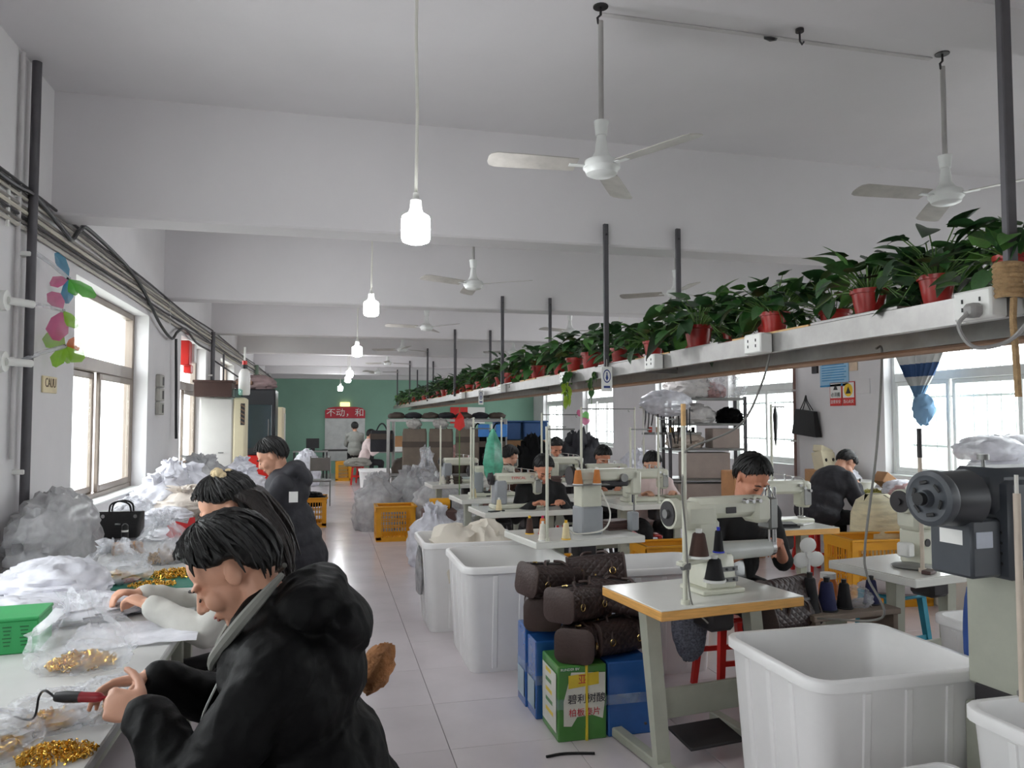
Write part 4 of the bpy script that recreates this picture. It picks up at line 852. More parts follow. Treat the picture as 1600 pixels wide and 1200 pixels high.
t = thing('jar', 'small glass jar with black and white top on the bench', 'jar', (-1.08, 4.62, ZT)); MB().lathe([(.03, 0), (.05, .02), (.055, .06), (.04, .09), (.02, .1)], 18).build('glass_body', m_plas, t); MB().lathe([(.019, .1), (.019, .15), (.017, .15), (.017, .19), (.008, .2)], 14).build('top', m_blk, t); MB().cyl((0, 0, .155), (0, 0, .165), .018, n=14).build('white_band', m_wht, t)
b = MB().prism([(0, 0), (.05, .03), (.12, .01), (.13, .05), (.16, .055), (.17, .0), (.13, -.05), (.03, -.08), (0, -.06), (.02, -.03)], .012, TM(0, 0, .075, rx=PI/2-.5))
single('felt_cutout', b, mat('red_felt', (204, 38, 42), .6), 'red cut-out piece lying on white bag beside the woman', 'cut-out', loc=(-.98, 5.25, ZT+.02))
rngb = random.Random(3)
for i, (x, y, r, z, l) in enumerate([(-1.3, 6.65, (.22, .22, .17), 0, 'white bag at the left of the bench heap, brightest by the window'), (-1.05, 6.5, (.25, .2, .12), 0, 'cream bag at the front of the bench heap'), (-1.2, 7.1, (.26, .26, .2), 0, 'white bag at the back of the bench heap below junction boxes'), (-.85, 7.0, (.2, .22, .14), 0, 'white bag at the right of the bench heap'), (-1.25, 6.8, (.12, .12, .12), .2, 'crumpled clear bag topping the bench heap'), (-.8, 7.9, (.22, .25, .16), 0, 'white bag before the red-based cabinet'), (-1.2, 8.1, (.26, .3, .22), 0, 'grey-white sack before the air conditioner'), (-.85, 8.3, (.14, .14, .12), .14, 'small crumpled white bag beside the third man\'s face'), (-1.15, 6.15, (.16, .2, .07), 0, 'flat white bag before the bench heap')]):
    bag(l, (x, y, ZT+z), r, m_fog if 'grey' in l else (mat('cream_bag', (214, 204, 194), .4, var=.06, alpha=.9, bump=.3, bsc=12) if 'cream' in l else m_plasw), 30+i, .04 if r[2] > .11 else 0, a=.15)
bag('white bag the red cut-out rests on', (-.9, 5.42, ZT-.02), (.26, .18, .05), m_plasw, 41)
single('small_carton', MB().box((0, 0, .04), (.14, .12, .08), .004), m_card_b, 'small brown carton beside the woman\'s face', 'box', loc=(-.75, 6.0, ZT), rz=.2)
# stools under the bench workers
def stool(label, loc, m, h=.45, rz=0, cloth=None):
    t = thing('stool', label, 'stool', (loc[0], loc[1], 0), rz, 'plastic stools')
    MB().box((0, 0, h-.015), (.3, .3, .03), .012).build('seat', m, t)
    for sx in (-1, 1):
        for sy in (-1, 1): MB().add([(sx*.12-.02, sy*.12-.02, h-.03), (sx*.12+.02, sy*.12-.02, h-.03), (sx*.12+.02, sy*.12+.02, h-.03), (sx*.12-.02, sy*.12+.02, h-.03), (sx*.16-.016, sy*.16-.016, 0), (sx*.16+.016, sy*.16-.016, 0), (sx*.16+.016, sy*.16+.016, 0), (sx*.16-.016, sy*.16+.016, 0)], [[0, 1, 2, 3], [4, 5, 6, 7], [0, 1, 5, 4], [1, 2, 6, 5], [2, 3, 7, 6], [3, 0, 4, 7]]).build('leg', m, t, 0)
    for s in (-1, 1): MB().box((0, s*.145, h*.45), (.26, .012, .03)).build('stretcher', m, t, 0)
    if cloth: crumple(MB().ell((0, 0, 0), (.19, .18, .035), None, 10, 18), 3, .1).build('cushion', cloth, t, 60, TM(0, 0, h+.018))
    return t
stool('red plastic stool under the black-shirted sewing man', (2.34, 4.1), m_red, .46)
stool('dark stool under the near man at the bench', (.05, 1.93), m_dark, .46); stool('dark stool under the long-haired woman', (-.16, 3.27), m_dark, .44); stool('dark stool under the third man at the bench', (-.18, 6.15), m_dark, .5)
stool('red plastic stool under the man by the right windows', (5.0, 7.02), m_red, .46)
stool('blue-legged stool with grey cushion beside the spool shelf', (3.55, 4.2), mat('teal_plastic', (36, 130, 152), .4), .5, .2, mat('cushion_grey', (170, 160, 160), .9, var=.1))
stool('red plastic stool at the far end of the aisle', (.76, 19.0), m_red, .45)
for i, (x, y, l) in enumerate(((2.0, 7.2, 'woman in black'), (3.1, 10.35, 'man in grey jacket'), (3.05, 8.4, 'cropped-haired man'), (3.4, 7.75, 'pink-jacketed woman'), (2.02, 9.0, 'person in brown'), (.9, 19.2+.35, 'woman at the far desk'))): stool('stool under the %s' % l, (x, y), m_red if i % 2 else m_dark, .36 if i != 1 else .44)
# fur-like brown cushion behind near man
o = crumple(MB().ell((0, 0, 0), (.04, .05, .065), None, 16, 20), 7, .2).build('cushion', mat('brown_fur', (164, 112, 70), .9, var=.3, sc=20, bump=.6, bsc=90), None, 60); o.location = (.14, 2.05, .83); o.rotation_euler = (0, .5, 0); tag(o, 'brown furry cushion tip showing behind the near man\'s back', 'cushion'); o.location = (.15, 2.27, .875)
# ---------------------------------------------------------------- left wall fittings
m_cab = [mat('cable_%d' % i, c, .6) for i, c in enumerate(((190, 186, 176), (120, 116, 112), (70, 68, 70), (206, 200, 186), (150, 146, 140)))]
t = thing('wall_cables', 'bundle of grey and cream cables along the left wall', 'cables', (0, 0, 0))
for i in range(8):
    z0 = 2.58+.03*i; pts = [(XL+.02+.006*(i % 2), y, z0+.022*noise.noise(Vector((y*.5, i*2.3, 1)))-.02*math.sin(y*.9+i)*.5) for y in [-3+.6*k for k in range(44)]]
    MB().tube(pts, .0085 if i % 3 else .011, 6).build('cable', m_cab[i % 5], t)
for y in (2.5, 4.15, 8.1, 11.2): MB().box((XL+.02, y, 2.68), (.012, .02, .27), .002).build('clip', m_wht, t, 0)
t = thing('wall_cable', 'thick black cable looping above the left window', 'cable', (0, 0, 0))
MB().tube(crv([(-1.5, 2.6, 2.78), (-1.5, 3.97, 2.75), (-1.5, 4.4, 2.77), (-1.5, 4.86, 2.7), (-1.5, 5.0, 2.68), (-1.5, 5.16, 2.78), (-1.5, 5.35, 2.82), (-1.5, 6.32, 2.77), (-1.5, 6.86, 2.67), (-1.5, 7.5, 2.48), (-1.5, 8.05, 2.4), (-1.5, 8.35, 2.5), (-1.5, 8.8, 2.58), (-1.5, 9.5, 2.5), (-1.5, 10.6, 2.5)], 8), .0135, 8).build('sheath', m_blk, t)
MB().tube([(-1.5, 8.28, 2.42), (-1.5, 8.33, 2.0), (-1.5, 8.36, 1.65), (-1.5, 8.39, 1.4)], .014, 8).build('drop', m_blk, t)
def pipe(label, y, z0, z1, r=.022, m=m_pole, x=-1.5):
    t = thing('wall_pipe', label, 'pipe', (x, y, 0), 0, 'vertical wall pipes'); MB().cyl((0, 0, z0), (0, 0, z1), r, n=14).build('tube', m, t)
    for z in (z0+.5, (z0+z1)/2+.3): MB().box((-.025, 0, z), (.06, r*2.6, .025), .004).build('clamp', m_wht, t)
    return t
pipe('dark grey vertical pipe on the left wall before the first window', 4.38, .83, 3.48, .023)
pipe('thin pale pipe beside the dark grey wall pipe', 4.28, 1.4, 3.48, .011, m_conduit, -1.53)
pipe('dark grey vertical pipe behind the second left window', 10.85, 1.0, 2.78, .028); pipe('green-grey pipe at the far end of the left wall', 17.3, 1.2, 2.78, .05, mat('pipe_green', (110, 128, 112), .6))
# pinwheels on clear arms
def petal(c, n, L, w, ang, tilt=.3):   # petal mesh in local frame facing -y? built around normal n
    return MB().add([(0, 0, 0), (L*.3, -w*.5, .01), (L*.7, -w*.6, .02), (L, -w*.2, .0), (L, w*.2, -.0), (L*.7, w*.5, -.015), (L*.3, w*.4, -.01), (L*.5, 0, .012)], [[0, 1, 7], [1, 2, 7], [2, 3, 7], [3, 4, 7], [4, 5, 7], [5, 6, 7], [6, 0, 7]], TM(*c) @ RM(PI/2, 0, 0) @ RM(0, 0, ang) @ RM(tilt, 0, 0))
m_arm = mat('clear_arm', (220, 222, 226), .15, alpha=.5)
def pinwheel(label, c, pets, arm0, cat='pinwheel'):
    t = thing('pinwheel', label, cat, c, 0, 'plastic pinwheels')
    MB().cyl((0, -.02, 0), (0, .02, 0), .006, n=8).build('hub', m_blk, t)
    if arm0: MB().tube([arm0, (arm0[0]*.5, arm0[1]*.5, arm0[2]*.5+.01), (0, .01, 0)], .012, 6).build('arm', m_arm, t)
    for i, (mm, L, w, a) in enumerate(pets): petal((0, 0, 0), None, L, w, a).build('petal', mm, t)
m_pb, m_pg, m_pp, m_pl, m_po = [mat('petal_'+n, c, .3, var=.05, alpha=.93) for n, c in (('blue', (60, 150, 186)), ('green', (96, 196, 70)), ('pink', (222, 110, 156)), ('lime', (150, 206, 50)), ('orange', (238, 126, 40)))]
pinwheel('pinwheel with blue, green and pink blades beside the left window, topmost', (-1.42, 4.7, 2.39), [(m_pb, .16, .05, 2.0), (m_pg, .17, .06, -.6), (m_pp, .1, .05, 3.5), (m_pb, .14, .05, -1.6), (m_pg, .1, .04, -1.15)], (-.1, -.25, .1))
pinwheel('pinwheel with long pink blades beside the left window, middle', (-1.42, 4.62, 2.2), [(m_pp, .12, .07, 2.2), (m_pp, .17, .1, -1.75), (m_pl, .12, .05, -.9)], (-.1, -.4, -.02))
pinwheel('lime and orange pinwheel beside the left window, lowest', (-1.42, 4.68, 2.01), [(m_pl, .12, .1, 2.7), (m_pl, .13, .06, -2.0), (m_pl, .12, .08, -.7), (m_po, .08, .07, .3), (m_pl, .1, .04, -1.4)], (-.1, -.45, -.14))
for z, l in ((2.18, 'white round pipe bracket at the middle pinwheel'), (1.88, 'white square pipe bracket at the lowest pinwheel')):
    t = thing('wall_bracket', l, 'bracket', (-1.5, 4.15, z)); MB().cyl((-.045, 0, 0), (-.02, 0, 0), .05, n=16).build('plate', m_wht, t); MB().cyl((-.02, 0, 0), (.05, .12, 0), .02, n=10).build('socket', m_wht, t)
t = thing('wall_plaque', 'small cream plaque with dark lettering on the left wall', 'plaque', (XL+.006, 4.83, 1.797)); MB().box((0, 0, 0), (.012, .22, .095), .003).build('panel', mat('plaque_cream', (222, 206, 166), .5, var=.1), t, 0); text('CAUU', .075, mat('plaque_ink', (96, 72, 48), .6), t, TM(.0075, 0, .008, rz=PI/2) @ RM(PI/2, 0, 0), sx=.85)
t = thing('junction_box', 'column of three grey switch boxes on the left wall between windows', 'switch box', (XL+.02, 7.72, 1.83))
for k in range(3): bx = MB().box((0, 0, .13*(k-1)+.0), (.04, .2, .12), .006).build('box', mat('switch_grey', (168, 166, 158), .5), t); MB().box((.021, .04, .13*(k-1)), (.004, .06, .08), .002).build('switch', m_dark, bx)
t = thing('fire_box', 'red fire-alarm box in the second left window recess', 'alarm box', (-1.56, 9.2, 2.3)); MB().box((0, 0, .05), (.1, .16, .28), .01).build('box', m_red, t); MB().box((.03, .16, .06), (.1, .14, .22), .008).build('white_box', m_wht, t); MB().box((0, .16, -.12), (.08, .16, .1), .008).build('lower_box', m_red, t)
# ---------------------------------------------------------------- air conditioner, cabinet and shelf at the far left
m_acw = mat('ac_white', (214, 212, 208), .45, var=.03); m_acc = mat('ac_cream', (222, 212, 180), .5, var=.04)
t = thing('air_conditioner', 'tall white and cream floor-standing air conditioner by the left wall', 'air conditioner', (-1.22, 9.8, 0))
MB().box((-.06, 0, .93), (.38, .36, 1.86), .02).build('body', m_acw, t); MB().box((.2, 0, .93), (.14, .36, 1.86), .02).build('front_panel', m_acc, t); v = MB().box((.24, -.184, 1.66), (.05, .006, .26), .002).build('vent', m_dark, t, 0)
for k in range(5): MB().box((.24, -.188, 1.56+.05*k), (.06, .004, .018), .002, rot=(0, .5, 0)).build('vent_slat', mat('slat_brown', (120, 98, 78), .5), v, 0)
MB().box((.0, -.184, 1.2), (.06, .004, .012)).build('badge', m_steel, t, 0)
t = thing('storage_box', 'dark brown box on top of the tall air conditioner', 'box', (-1.3, 9.6, 1.86)); MB().box((0, 0, .09), (.42, .3, .17), .006).build('body', mat('brown_dark', (74, 52, 46), .6), t, 0); MB().box((0, 0, .185), (.45, .33, .03), .006).build('lid', mat('brown_dark', (74, 52, 46), .6), t, 0); MB().box((.26, -.02, .05), (.1, .2, .1), .01).build('glass_tray', glass_mat('teal_glass', (.6, .85, .8), .15), t)
t = thing('pump_bottle', 'white pump bottle with red cap above the black cabinet', 'bottle', (-1.0, 9.95, 1.9)); MB().lathe([(.06, 0), (.07, .02), (.07, .26), (.05, .31), (.03, .33)], 18).build('body', m_wht, t); MB().cyl((0, 0, .33), (0, 0, .38), .035, n=14).build('collar', m_blk, t); MB().cyl((0, 0, .38), (0, 0, .43), .03, n=14).build('cap', m_red, t); MB().cyl((0, 0, .43), (0, 0, .6), .012, n=8).build('nozzle', m_wht, t)
t = thing('wall_shelf', 'small wooden bracket shelf on pipe above the cabinet', 'shelf', (-1.5, 11.0, 2.1)); MB().box((.25, 0, 0), (.5, .25, .05), .004).build('board', mat('shelf_brown', (128, 98, 80), .6), t, 0); MB().cyl((.0, 0, .3), (.4, 0, .02), .012, n=6).build('strut', m_pole, t); MB().cyl((.12, 0, .4), (.12, 0, .02), .012, n=6).build('strut', m_pole, t)
t = thing('display_cabinet', 'black glass-doored cabinet on red base by the left wall', 'cabinet', (-1.0, 11.3, 0)); MB().box((0, 0, .55), (.62, .6, 1.1), .01).build('base', m_red, t, 0); MB().box((0, 0, 1.56), (.62, .6, .92), .02).build('body', mat('cabinet_black', (40, 42, 46), .3), t); MB().box((.05, -.302, 1.5), (.42, .006, .6), .004).build('glass_door', mat('dark_glass', (34, 52, 58), .08, spec=.8), t, 0); MB().box((.22, -.31, 1.45), (.012, .02, .3), .003).build('handle', m_steel, t)
bag('pink-grey cloth bundle on top of the black cabinet', (-.98, 11.3, 2.02), (.26, .22, .12), mat('cloth_pinkgrey', (168, 146, 146), .85, var=.15), 51, name='cloth_bundle', cat='cloth')
t = thing('locker', 'pale cream locker behind the black cabinet', 'locker', (-1.0, 13.4, 0)); MB().box((0, 0, .9), (.6, .9, 1.8), .01).build('body', m_acc, t, 0); MB().box((.304, .2, 1.0), (.01, .3, 1.4), .003).build('door', m_acw, t, 0); MB().box((.0, -.455, 1.3), (.1, .01, .6), .003).build('door_handle', m_dark, t, 0)
# ---------------------------------------------------------------- cartons and quilted handbags by the near table
m_blue = mat('carton_blue', (44, 98, 170), .25, var=.14, sc=4, coat=.6); m_cgreen = mat('carton_green', (74, 138, 60), .4, var=.1, coat=.4); m_cwhite = mat('carton_white', (226, 226, 214), .4, coat=.4); m_ink = mat('carton_ink', (52, 50, 58), .6); m_inkr = mat('carton_red', (206, 60, 70), .5); m_yel = mat('carton_yellow', (232, 204, 60), .45)
m_tape = mat('film_wrap', (190, 210, 235), .12, alpha=.3, spec=.8)
def carton(label, x0, x1, y0, y1, h, m, z=0):
    t = thing('carton', label, 'carton', ((x0+x1)/2, (y0+y1)/2, z), 0, 'wrapped cartons under the handbags'); w, d = x1-x0, y1-y0
    MB().box((0, 0, h/2), (w, d, h), .006).build('body', m, t, 0)
    MB().box((0, 0, h/2), (w+.004, d+.004, .05), .002).build('strap_tape', m_tape, t, 0); return t, w, d
t, w, d = carton('printed green and white carton with yellow strap under the handbags', 1.13, 1.385, 3.645, 3.93, .37, m_cgreen)
F = -d/2-.004
def dec(nm, pts, m): MB().add([(x, F, z) for x, z in pts], [list(range(len(pts)))]).build(nm, m, t, 0)
dec('white_panel', [(-.1, .08), (.1, .06), (.118, .2), (.12, .33), (-.06, .34), (-.1, .2)], m_cwhite); F -= .001
dec('yellow_panel', [(-.075, .26), (.085, .275), (.085, .335), (-.075, .325)], m_yel); dec('green_arc', [(-.06, .075), (.1, .055), (.115, .1), (.05, .125), (-.03, .12)], m_cgreen); dec('brand_strip', [(-.115, .345), (-.02, .345), (-.02, .365), (-.115, .365)], mat('strip_green', (40, 128, 56), .5)); F -= .001
text('亚', .05, m_inkr, t, TM(.0, F, .3, rx=PI/2)); text('碧利树酸', .05, m_ink, t, TM(.02, F, .205, rx=PI/2)); text('柏板泰片', .042, m_inkr, t, TM(.01, F, .14, rx=PI/2)); text('RUNDER BV', .018, m_card, t, TM(-.067, F, .355, rx=PI/2))
for s in (0,): MB().box((.02, 0, .187), (.012, d+.02, .376), .001).build('yellow_strap', m_yel, t, 0)
S = -w/2-.004
MB().add([(S, -.12, .04), (S, .12, .04), (S, .12, .33), (S, -.12, .33)], [[0, 1, 2, 3]]).build('side_panel', m_cwhite, t, 0)
for k in range(5): MB().add([(S-.001, -.07+.01*k, .1+.05*k), (S-.001, .06, .1+.05*k), (S-.001, .06, .12+.05*k), (S-.001, -.07+.01*k, .12+.05*k)], [[0, 1, 2, 3]]).build('print_line', m_cgreen if k % 2 else m_yel, t, 0)
for a in ((1.395, 1.635, 3.65, 3.95, .37, 'blue plastic-wrapped carton beside the printed carton, facing the camera'), (1.1, 1.36, 3.95, 4.12, .41, 'blue-wrapped carton behind the printed carton'), (1.09, 1.36, 4.13, 4.3, .44, 'blue-wrapped carton nearest the white bins'), (1.38, 1.63, 3.97, 4.28, .4, 'blue-wrapped carton hidden behind the front blue carton')):
    t, w, d = carton(a[5], *a[:5], m_blue)
    MB().add([(-w/2-.004, -d*.4, .05), (-w/2-.004, d*.4, .05), (-w/2-.004, d*.4, .2), (-w/2-.004, -d*.4, .2)], [[0, 1, 2, 3]]).build('pale_panel', mat('pale_blue_panel', (150, 176, 190), .35, coat=.5), t, 0)
# quilted bags
def quilt_mat(n, c):
    M = mat(n, c, .5, var=.15, sc=12); nt = M.node_tree; b = nt.nodes['Principled BSDF']; tc = nt.nodes.new('ShaderNodeTexCoord'); L = nt.links.new; hs = []
    for v in ((1, 1, 1), (1, -1, -1)):
        dt = nt.nodes.new('ShaderNodeVectorMath'); dt.operation = 'DOT_PRODUCT'; dt.inputs[1].default_value = tuple(q*75 for q in v); L(tc.outputs['Object'], dt.inputs[0])
        sn_ = nt.nodes.new('ShaderNodeMath'); sn_.operation = 'SINE'; L(dt.outputs['Value'], sn_.inputs[0]); ab = nt.nodes.new('ShaderNodeMath'); ab.operation = 'ABSOLUTE'; L(sn_.outputs[0], ab.inputs[0]); hs.append(ab.outputs[0])
    mx = nt.nodes.new('ShaderNodeMath'); mx.operation = 'MINIMUM'; L(hs[0], mx.inputs[0]); L(hs[1], mx.inputs[1]); bp = nt.nodes.new('ShaderNodeBump'); bp.inputs['Strength'].default_value = .6; bp.inputs['Distance'].default_value = .006
    L(mx.outputs[0], bp.inputs['Height']); L(bp.outputs[0], b.inputs['Normal']); return M
m_quilt = quilt_mat('quilted_brown', (58, 44, 42)); m_qside = mat('bag_side_brown', (74, 58, 54), .55, var=.1, bump=.2, bsc=70)
m_ring = mat('gold_ring', (226, 196, 130), .2, m=1)
def quilted(label, loc, rz, rx=0, ry=0, w=.32, d=.2, h=.17):
    t = thing('handbag', label, 'handbag', loc, rz, 'quilted handbags on the cartons'); t.rotation_euler = (rx, ry, rz)
    n = 12; rings = []
    for i in range(n+1):
        x = -w/2+w*i/n; k = 1-.05*abs(2*i/n-1)**4; rings.append([(x, y*k, z*k+h/2) for y, z in rrect(d*(1-.04*abs(i/n-.5)), h, .045, 4)])
    loft(rings).build('body', m_quilt, t, 60)
    for s in (-1, 1):
        loft([[(s*(w/2+e), y*k, z*k+h/2) for y, z in rrect(d, h, .045, 4)] for e, k in ((-.006, 1.02), (.002, 1.03), (.006, .98))]).build('side_panel', m_qside, t, 50)
        MB().tube([(s*w*.28+.016*math.cos(a), -d/2-.004, h*.45+.018*math.sin(a)) for a in [2*PI*k/12 for k in range(12)]], .003, 6, None, True).build('ring', m_ring, t)
        MB().tube(crv([(s*w*.28, -d/2-.005, h*.47), (s*w*.27, -d*.42, h*.8), (s*w*.2, -d*.1, h+.012), (s*w*.05, d*.05, h+.015)]), .008, 5).build('strap', m_qside, t)
    MB().box((0, 0, h+.002), (w*.92, .016, .006), .002).build('zipper', m_dark, t, 0); MB().cyl((-w*.4, -.0, h+.008), (-w*.4, -.03, h+.014), .005, n=6).build('zip_pull', m_ring, t)
    return t
for l, loc, rz, rx, ry in [('brown quilted handbag at the bottom left of the stack, end facing camera', (1.3, 3.8, .375), 1.05, 0, 0), ('brown quilted handbag at the bottom right of the stack', (1.5, 3.83, .375), .3, 0, 0), ('brown quilted handbag standing at the back left of the stack', (1.18, 4.1, .45), 1.3, 0, .1), ('brown quilted handbag in the middle of the stack\'s front', (1.3, 3.82, .555), .55, -.06, .05),
                          ('brown quilted handbag tilted down at the stack\'s right', (1.52, 3.86, .56), -.35, -.2, .12), ('brown quilted handbag topmost at the left of the stack', (1.2, 4.05, .63), .35, .05, .12), ('brown quilted handbag topmost at the back of the stack', (1.5, 4.08, .66), -.3, -.2, -.1)]:
    quilted(l, loc, rz, rx, ry)
t = quilted('dark quilted handbag hanging at the near machine\'s arm', (2.28, 3.62, .6), .3, 1.2, .0, .34, .26, .2); t['group'] = 'handbag being sewn'
tote('black patent bag with gold trim behind the near table', (2.12, 3.86, .62), .25, .34, .18, .26, mat('patent_black', (24, 22, 20), .15, spec=.8))
b = crumple(MB().ell((0, 0, 0), (.09, .07, .17), None, 16, 20), 4, .12); o = b.build('cloth_bundle', mat('check_grey', (104, 106, 118), .85, var=.5, sc=90), None, 60); o.location = (1.9, 3.75, .5); tag(o, 'grey checked cloth hanging under the near table', 'cloth')
single('rubber_strip', MB().tube(crv([(0, 0, .008), (.08, .012, .008), (.16, .0, .008), (.235, -.02, .008)]), .007, 6), m_blk, 'short black strip lying on the floor before the cartons', 'strip', loc=(1.026, 3.5, 0))
# paper in bins
for i, (x, y, z, l, m) in enumerate(((1.0, 5.95, .45, 'cream crumpled paper in the farther aisle bin, left', 0), (1.25, 5.95, .45, 'cream crumpled paper in the farther aisle bin, right', 0))):
    b = crumple(MB().ell((0, 0, 0), (.2, .22, .24), None, 14, 20), 60+i, .35); o = b.build('paper_wad', mat('paper_cream', (226, 218, 204), .7, var=.04), None, 60); o.location = (x, y, z); tag(o, l, 'paper')
single('board_offcut', MB().box((0, 0, 0), (.3, .02, .14), .003, rot=(0, .1, .3)).box((-.1, .02, -.03), (.24, .02, .1), .003, rot=(0, -.2, .1)), m_card_b, 'brown board offcut lying in the nearer aisle bin', 'board', loc=(1.3, 5.1, .5), smooth=0)
single('board_stand', MB().box((0, 0, .25), (.3, .25, .5), .004), m_cwhite, 'white carton base under the offcut inside the nearer bin', 'box', loc=(1.28, 5.12, .035), smooth=0)
# ---------------------------------------------------------------- crates
m_ycr = mat('crate_yellow', (226, 160, 34), .4, var=.06)
def crate(label, loc, w, d, h, rz=0, m=m_ycr):
    t = thing('plastic_crate', label, 'crate', (loc[0], loc[1], loc[2] if len(loc) > 2 else 0), rz, 'yellow slotted crates')
    MB().box((0, 0, .01), (w*.9, d*.9, .02)).build('bottom', m, t, 0)
    for nm, L, M in (('side', w, TM(0, -d/2, 0)), ('side', w, TM(0, d/2, 0)), ('side', d, TM(-w/2, 0, 0, PI/2)), ('side', d, TM(w/2, 0, 0, PI/2))):
        b = MB(); th = .012
        b.box((0, 0, h*.92), (L, th*1.6, h*.16), M=M); b.box((0, 0, .03), (L, th, .06), M=M)
        for s in (-1, 1): b.box((s*(L/2-.03), 0, h/2), (.06, th, h*.9), M=M)
        n = max(5, int(L/.035))
        for k in range(1, n): b.box((-L/2+L*k/n, 0, h*.46), (.01, th*.8, h*.82), M=M)
        for k in range(1, 4): b.box((0, 0, h*.1+h*.72*k/4), (L*.96, th*.8, .014), M=M)
        b.build('slotted_side', m, t, 0)
        MB().box((0, -.008, h-.01), (L+.03, .04, .02), .004, M=M).build('rim', m, t, 0)
    return t
crate('yellow slotted crate standing beside the aisle', (.9, 10.25), .5, .42, .46)
crate('yellow slotted crate behind the third man at the bench', (-.2, 11.85), .42, .5, .44)
crate('large yellow slotted crate beside the man at the right windows', (4.72, 5.75), .74, .42, .58, -.1)
crate('yellow crate on the floor under the second sewing table', (1.9, 6.1), .4, .3, .45); crate('yellow crate on the floor under the pink-jacketed woman\'s table', (3.0, 6.3), .6, .35, .5)
crate('orange-yellow crate near the red stool at the far aisle', (.45, 20.3), .4, .4, .5)
o = loft([[(x*(1+.06*noise.noise(Vector((x*9, y*9, z*6)))), y, z) for x, y in rrect(.44*k, .38*k, .12)] for k, z in ((.85, .03), (1, .15), (1.02, .35), (1, .55), (.95, .72), (.8, .84), (.5, .9))]).build('sack', mat('sack_cream', (224, 216, 182), .6, var=.16, sc=5, bump=.3, bsc=8, stretch=(1, 1, 4)), None, 60); o.location = (5.02, 6.1, 0); tag(o, 'tall cream striped sack standing behind the right yellow crate', 'sack')
bag('black cloth spilling in the crate behind the third man', (-.2, 11.85, .3), (.2, .22, .12), m_jblack, 72, name='cloth_bundle', cat='cloth')
for i, (x, y, r, l, m) in enumerate([(.75, 11.2, (.34, .3, .42), 'grey plastic sack behind the aisle crate, leftmost', m_fog), (1.25, 11.6, (.34, .34, .46), 'grey plastic sack behind the aisle crate, in the middle', m_fog), (1.55, 10.6, (.36, .3, .44), 'large round smoky sack right of the aisle crate', m_fog), (1.5, 11.6, (.2, .2, .62), 'shiny clear bag rising above the grey sacks', m_plas), (1.15, 8.3, (.26, .24, .34), 'purple-white plastic sack beyond the aisle bins', m_plasw), (1.5, 8.2, (.22, .2, .3), 'pink-tinged clear bag beyond the aisle bins', m_plas)]):
    bag(l, (x, y, 0), r, m, 80+i, .08)
t = thing('oil_can', 'orange-labelled can lying beyond the aisle bins', 'can', (1.35, 9.2, .5)); MB().cyl((-.12, 0, .07), (.12, 0, .07), .07, n=16).build('body', m_ycr, t); MB().cyl((.12, 0, .07), (.14, 0, .07), .06, n=16).build('cap', m_blk, t)
single('low_carton', MB().box((0, 0, .25), (.4, .4, .5), .01), mat('carton_dark', (96, 74, 70), .7), 'dark carton carrying the orange-labelled can', 'box', loc=(1.35, 9.2, 0), smooth=0)
bag('grey plastic film hanging on the far aisle bin\'s side', (.72, 6.0, .25), (.02, .14, .2), m_fog, 90, name='plastic_film', cat='plastic film')
bin_('grey-white tub near the far end of the aisle', .7, 1.45, 16.6, 17.3, .5)
# ---------------------------------------------------------------- bag rack
fr = thing('bag_rack', 'grey metal frame rack hung with brown and black bags', 'rack', (.96, 12.15, 0), -.24)
for x in (0, 1.86):
    for y in (0, .5): MB().box((x, y, .8), (.05, .05, 1.6), .004).build('post', m_alu, fr, 0)
for y in (0, .5):
    for z in (1.58, .72): MB().box((.93, y, z), (1.86, .045, .045), .004).build('beam', m_alu, fr, 0)
MB().box((.93, .25, .7), (1.86, .5, .02)).build('shelf', m_dark, fr, 0)
m_bagb = mat('canvas_brown', (116, 104, 92), .7, var=.1, sc=8); m_bagd = mat('canvas_dark', (84, 74, 66), .7, var=.1)
c, sn = math.cos(-.24), math.sin(-.24); g = lambda x, y, z: (.96+x*c-y*sn, 12.15+x*sn+y*c, z)
def hung(label, p, w, h, m, bow=True):
    t = thing('hanging_bag', label, 'bag', p, -.24, 'bags on the metal rack')
    loft([[(x, y, z) for x, y in rrect(w*s, .14*q, .03)] for s, q, z in ((.96, 1, -h), (1, 1, -h+.03), (1, .9, -.15), (.94, .6, -.08))]).build('body', m, t, 60); MB().box((0, -.073, -h*.42), (w*.98, .008, .09)).build('band', m_bagd, t, 0)
    MB().tube(crv([(-w*.25, 0, -.09), (-w*.12, 0, .0), (0, 0, .03), (w*.12, 0, 0), (w*.25, 0, -.09)]), .012, 6).build('handle', m, t)
    if bow: crumple(MB().ell((0, 0, 0), (.1, .05, .07), None, 10, 14), 2, .3).build('scarf', mat('scarf_grey', (176, 174, 170), .7, var=.3, sc=20), t, 60, TM(0, -.06, -.0))
for k in range(3): hung('taupe bag with pale scarf on the metal rack, %s from left' % ORD[k], g(.42+.42*k, -.02, 1.53), .38, .78 if k < 2 else .6, m_bagb)
for k, x in enumerate((-.12,)): hung('black bag hooked outside the metal rack\'s left post', g(x, .1, 1.5), .36, .42, m_jdark, False)
for k in range(2): hung('black bag at the right of the metal rack, %s of two' % ORD[k], g(1.42+.3*k, .0, 1.5), .28, .7, m_jblack, False)
for i, (x, l) in enumerate(((1.52, 'left blue box hung on the metal rack'), (1.8, 'right blue box hung on the metal rack'))): single('blue_packet', MB().box((0, 0, 0), (.18, .06, .2), .01), mat('packet_blue', (60, 130, 206), .4), l, 'box', loc=g(x, -.1, 1.42), rz=-.24, smooth=0)
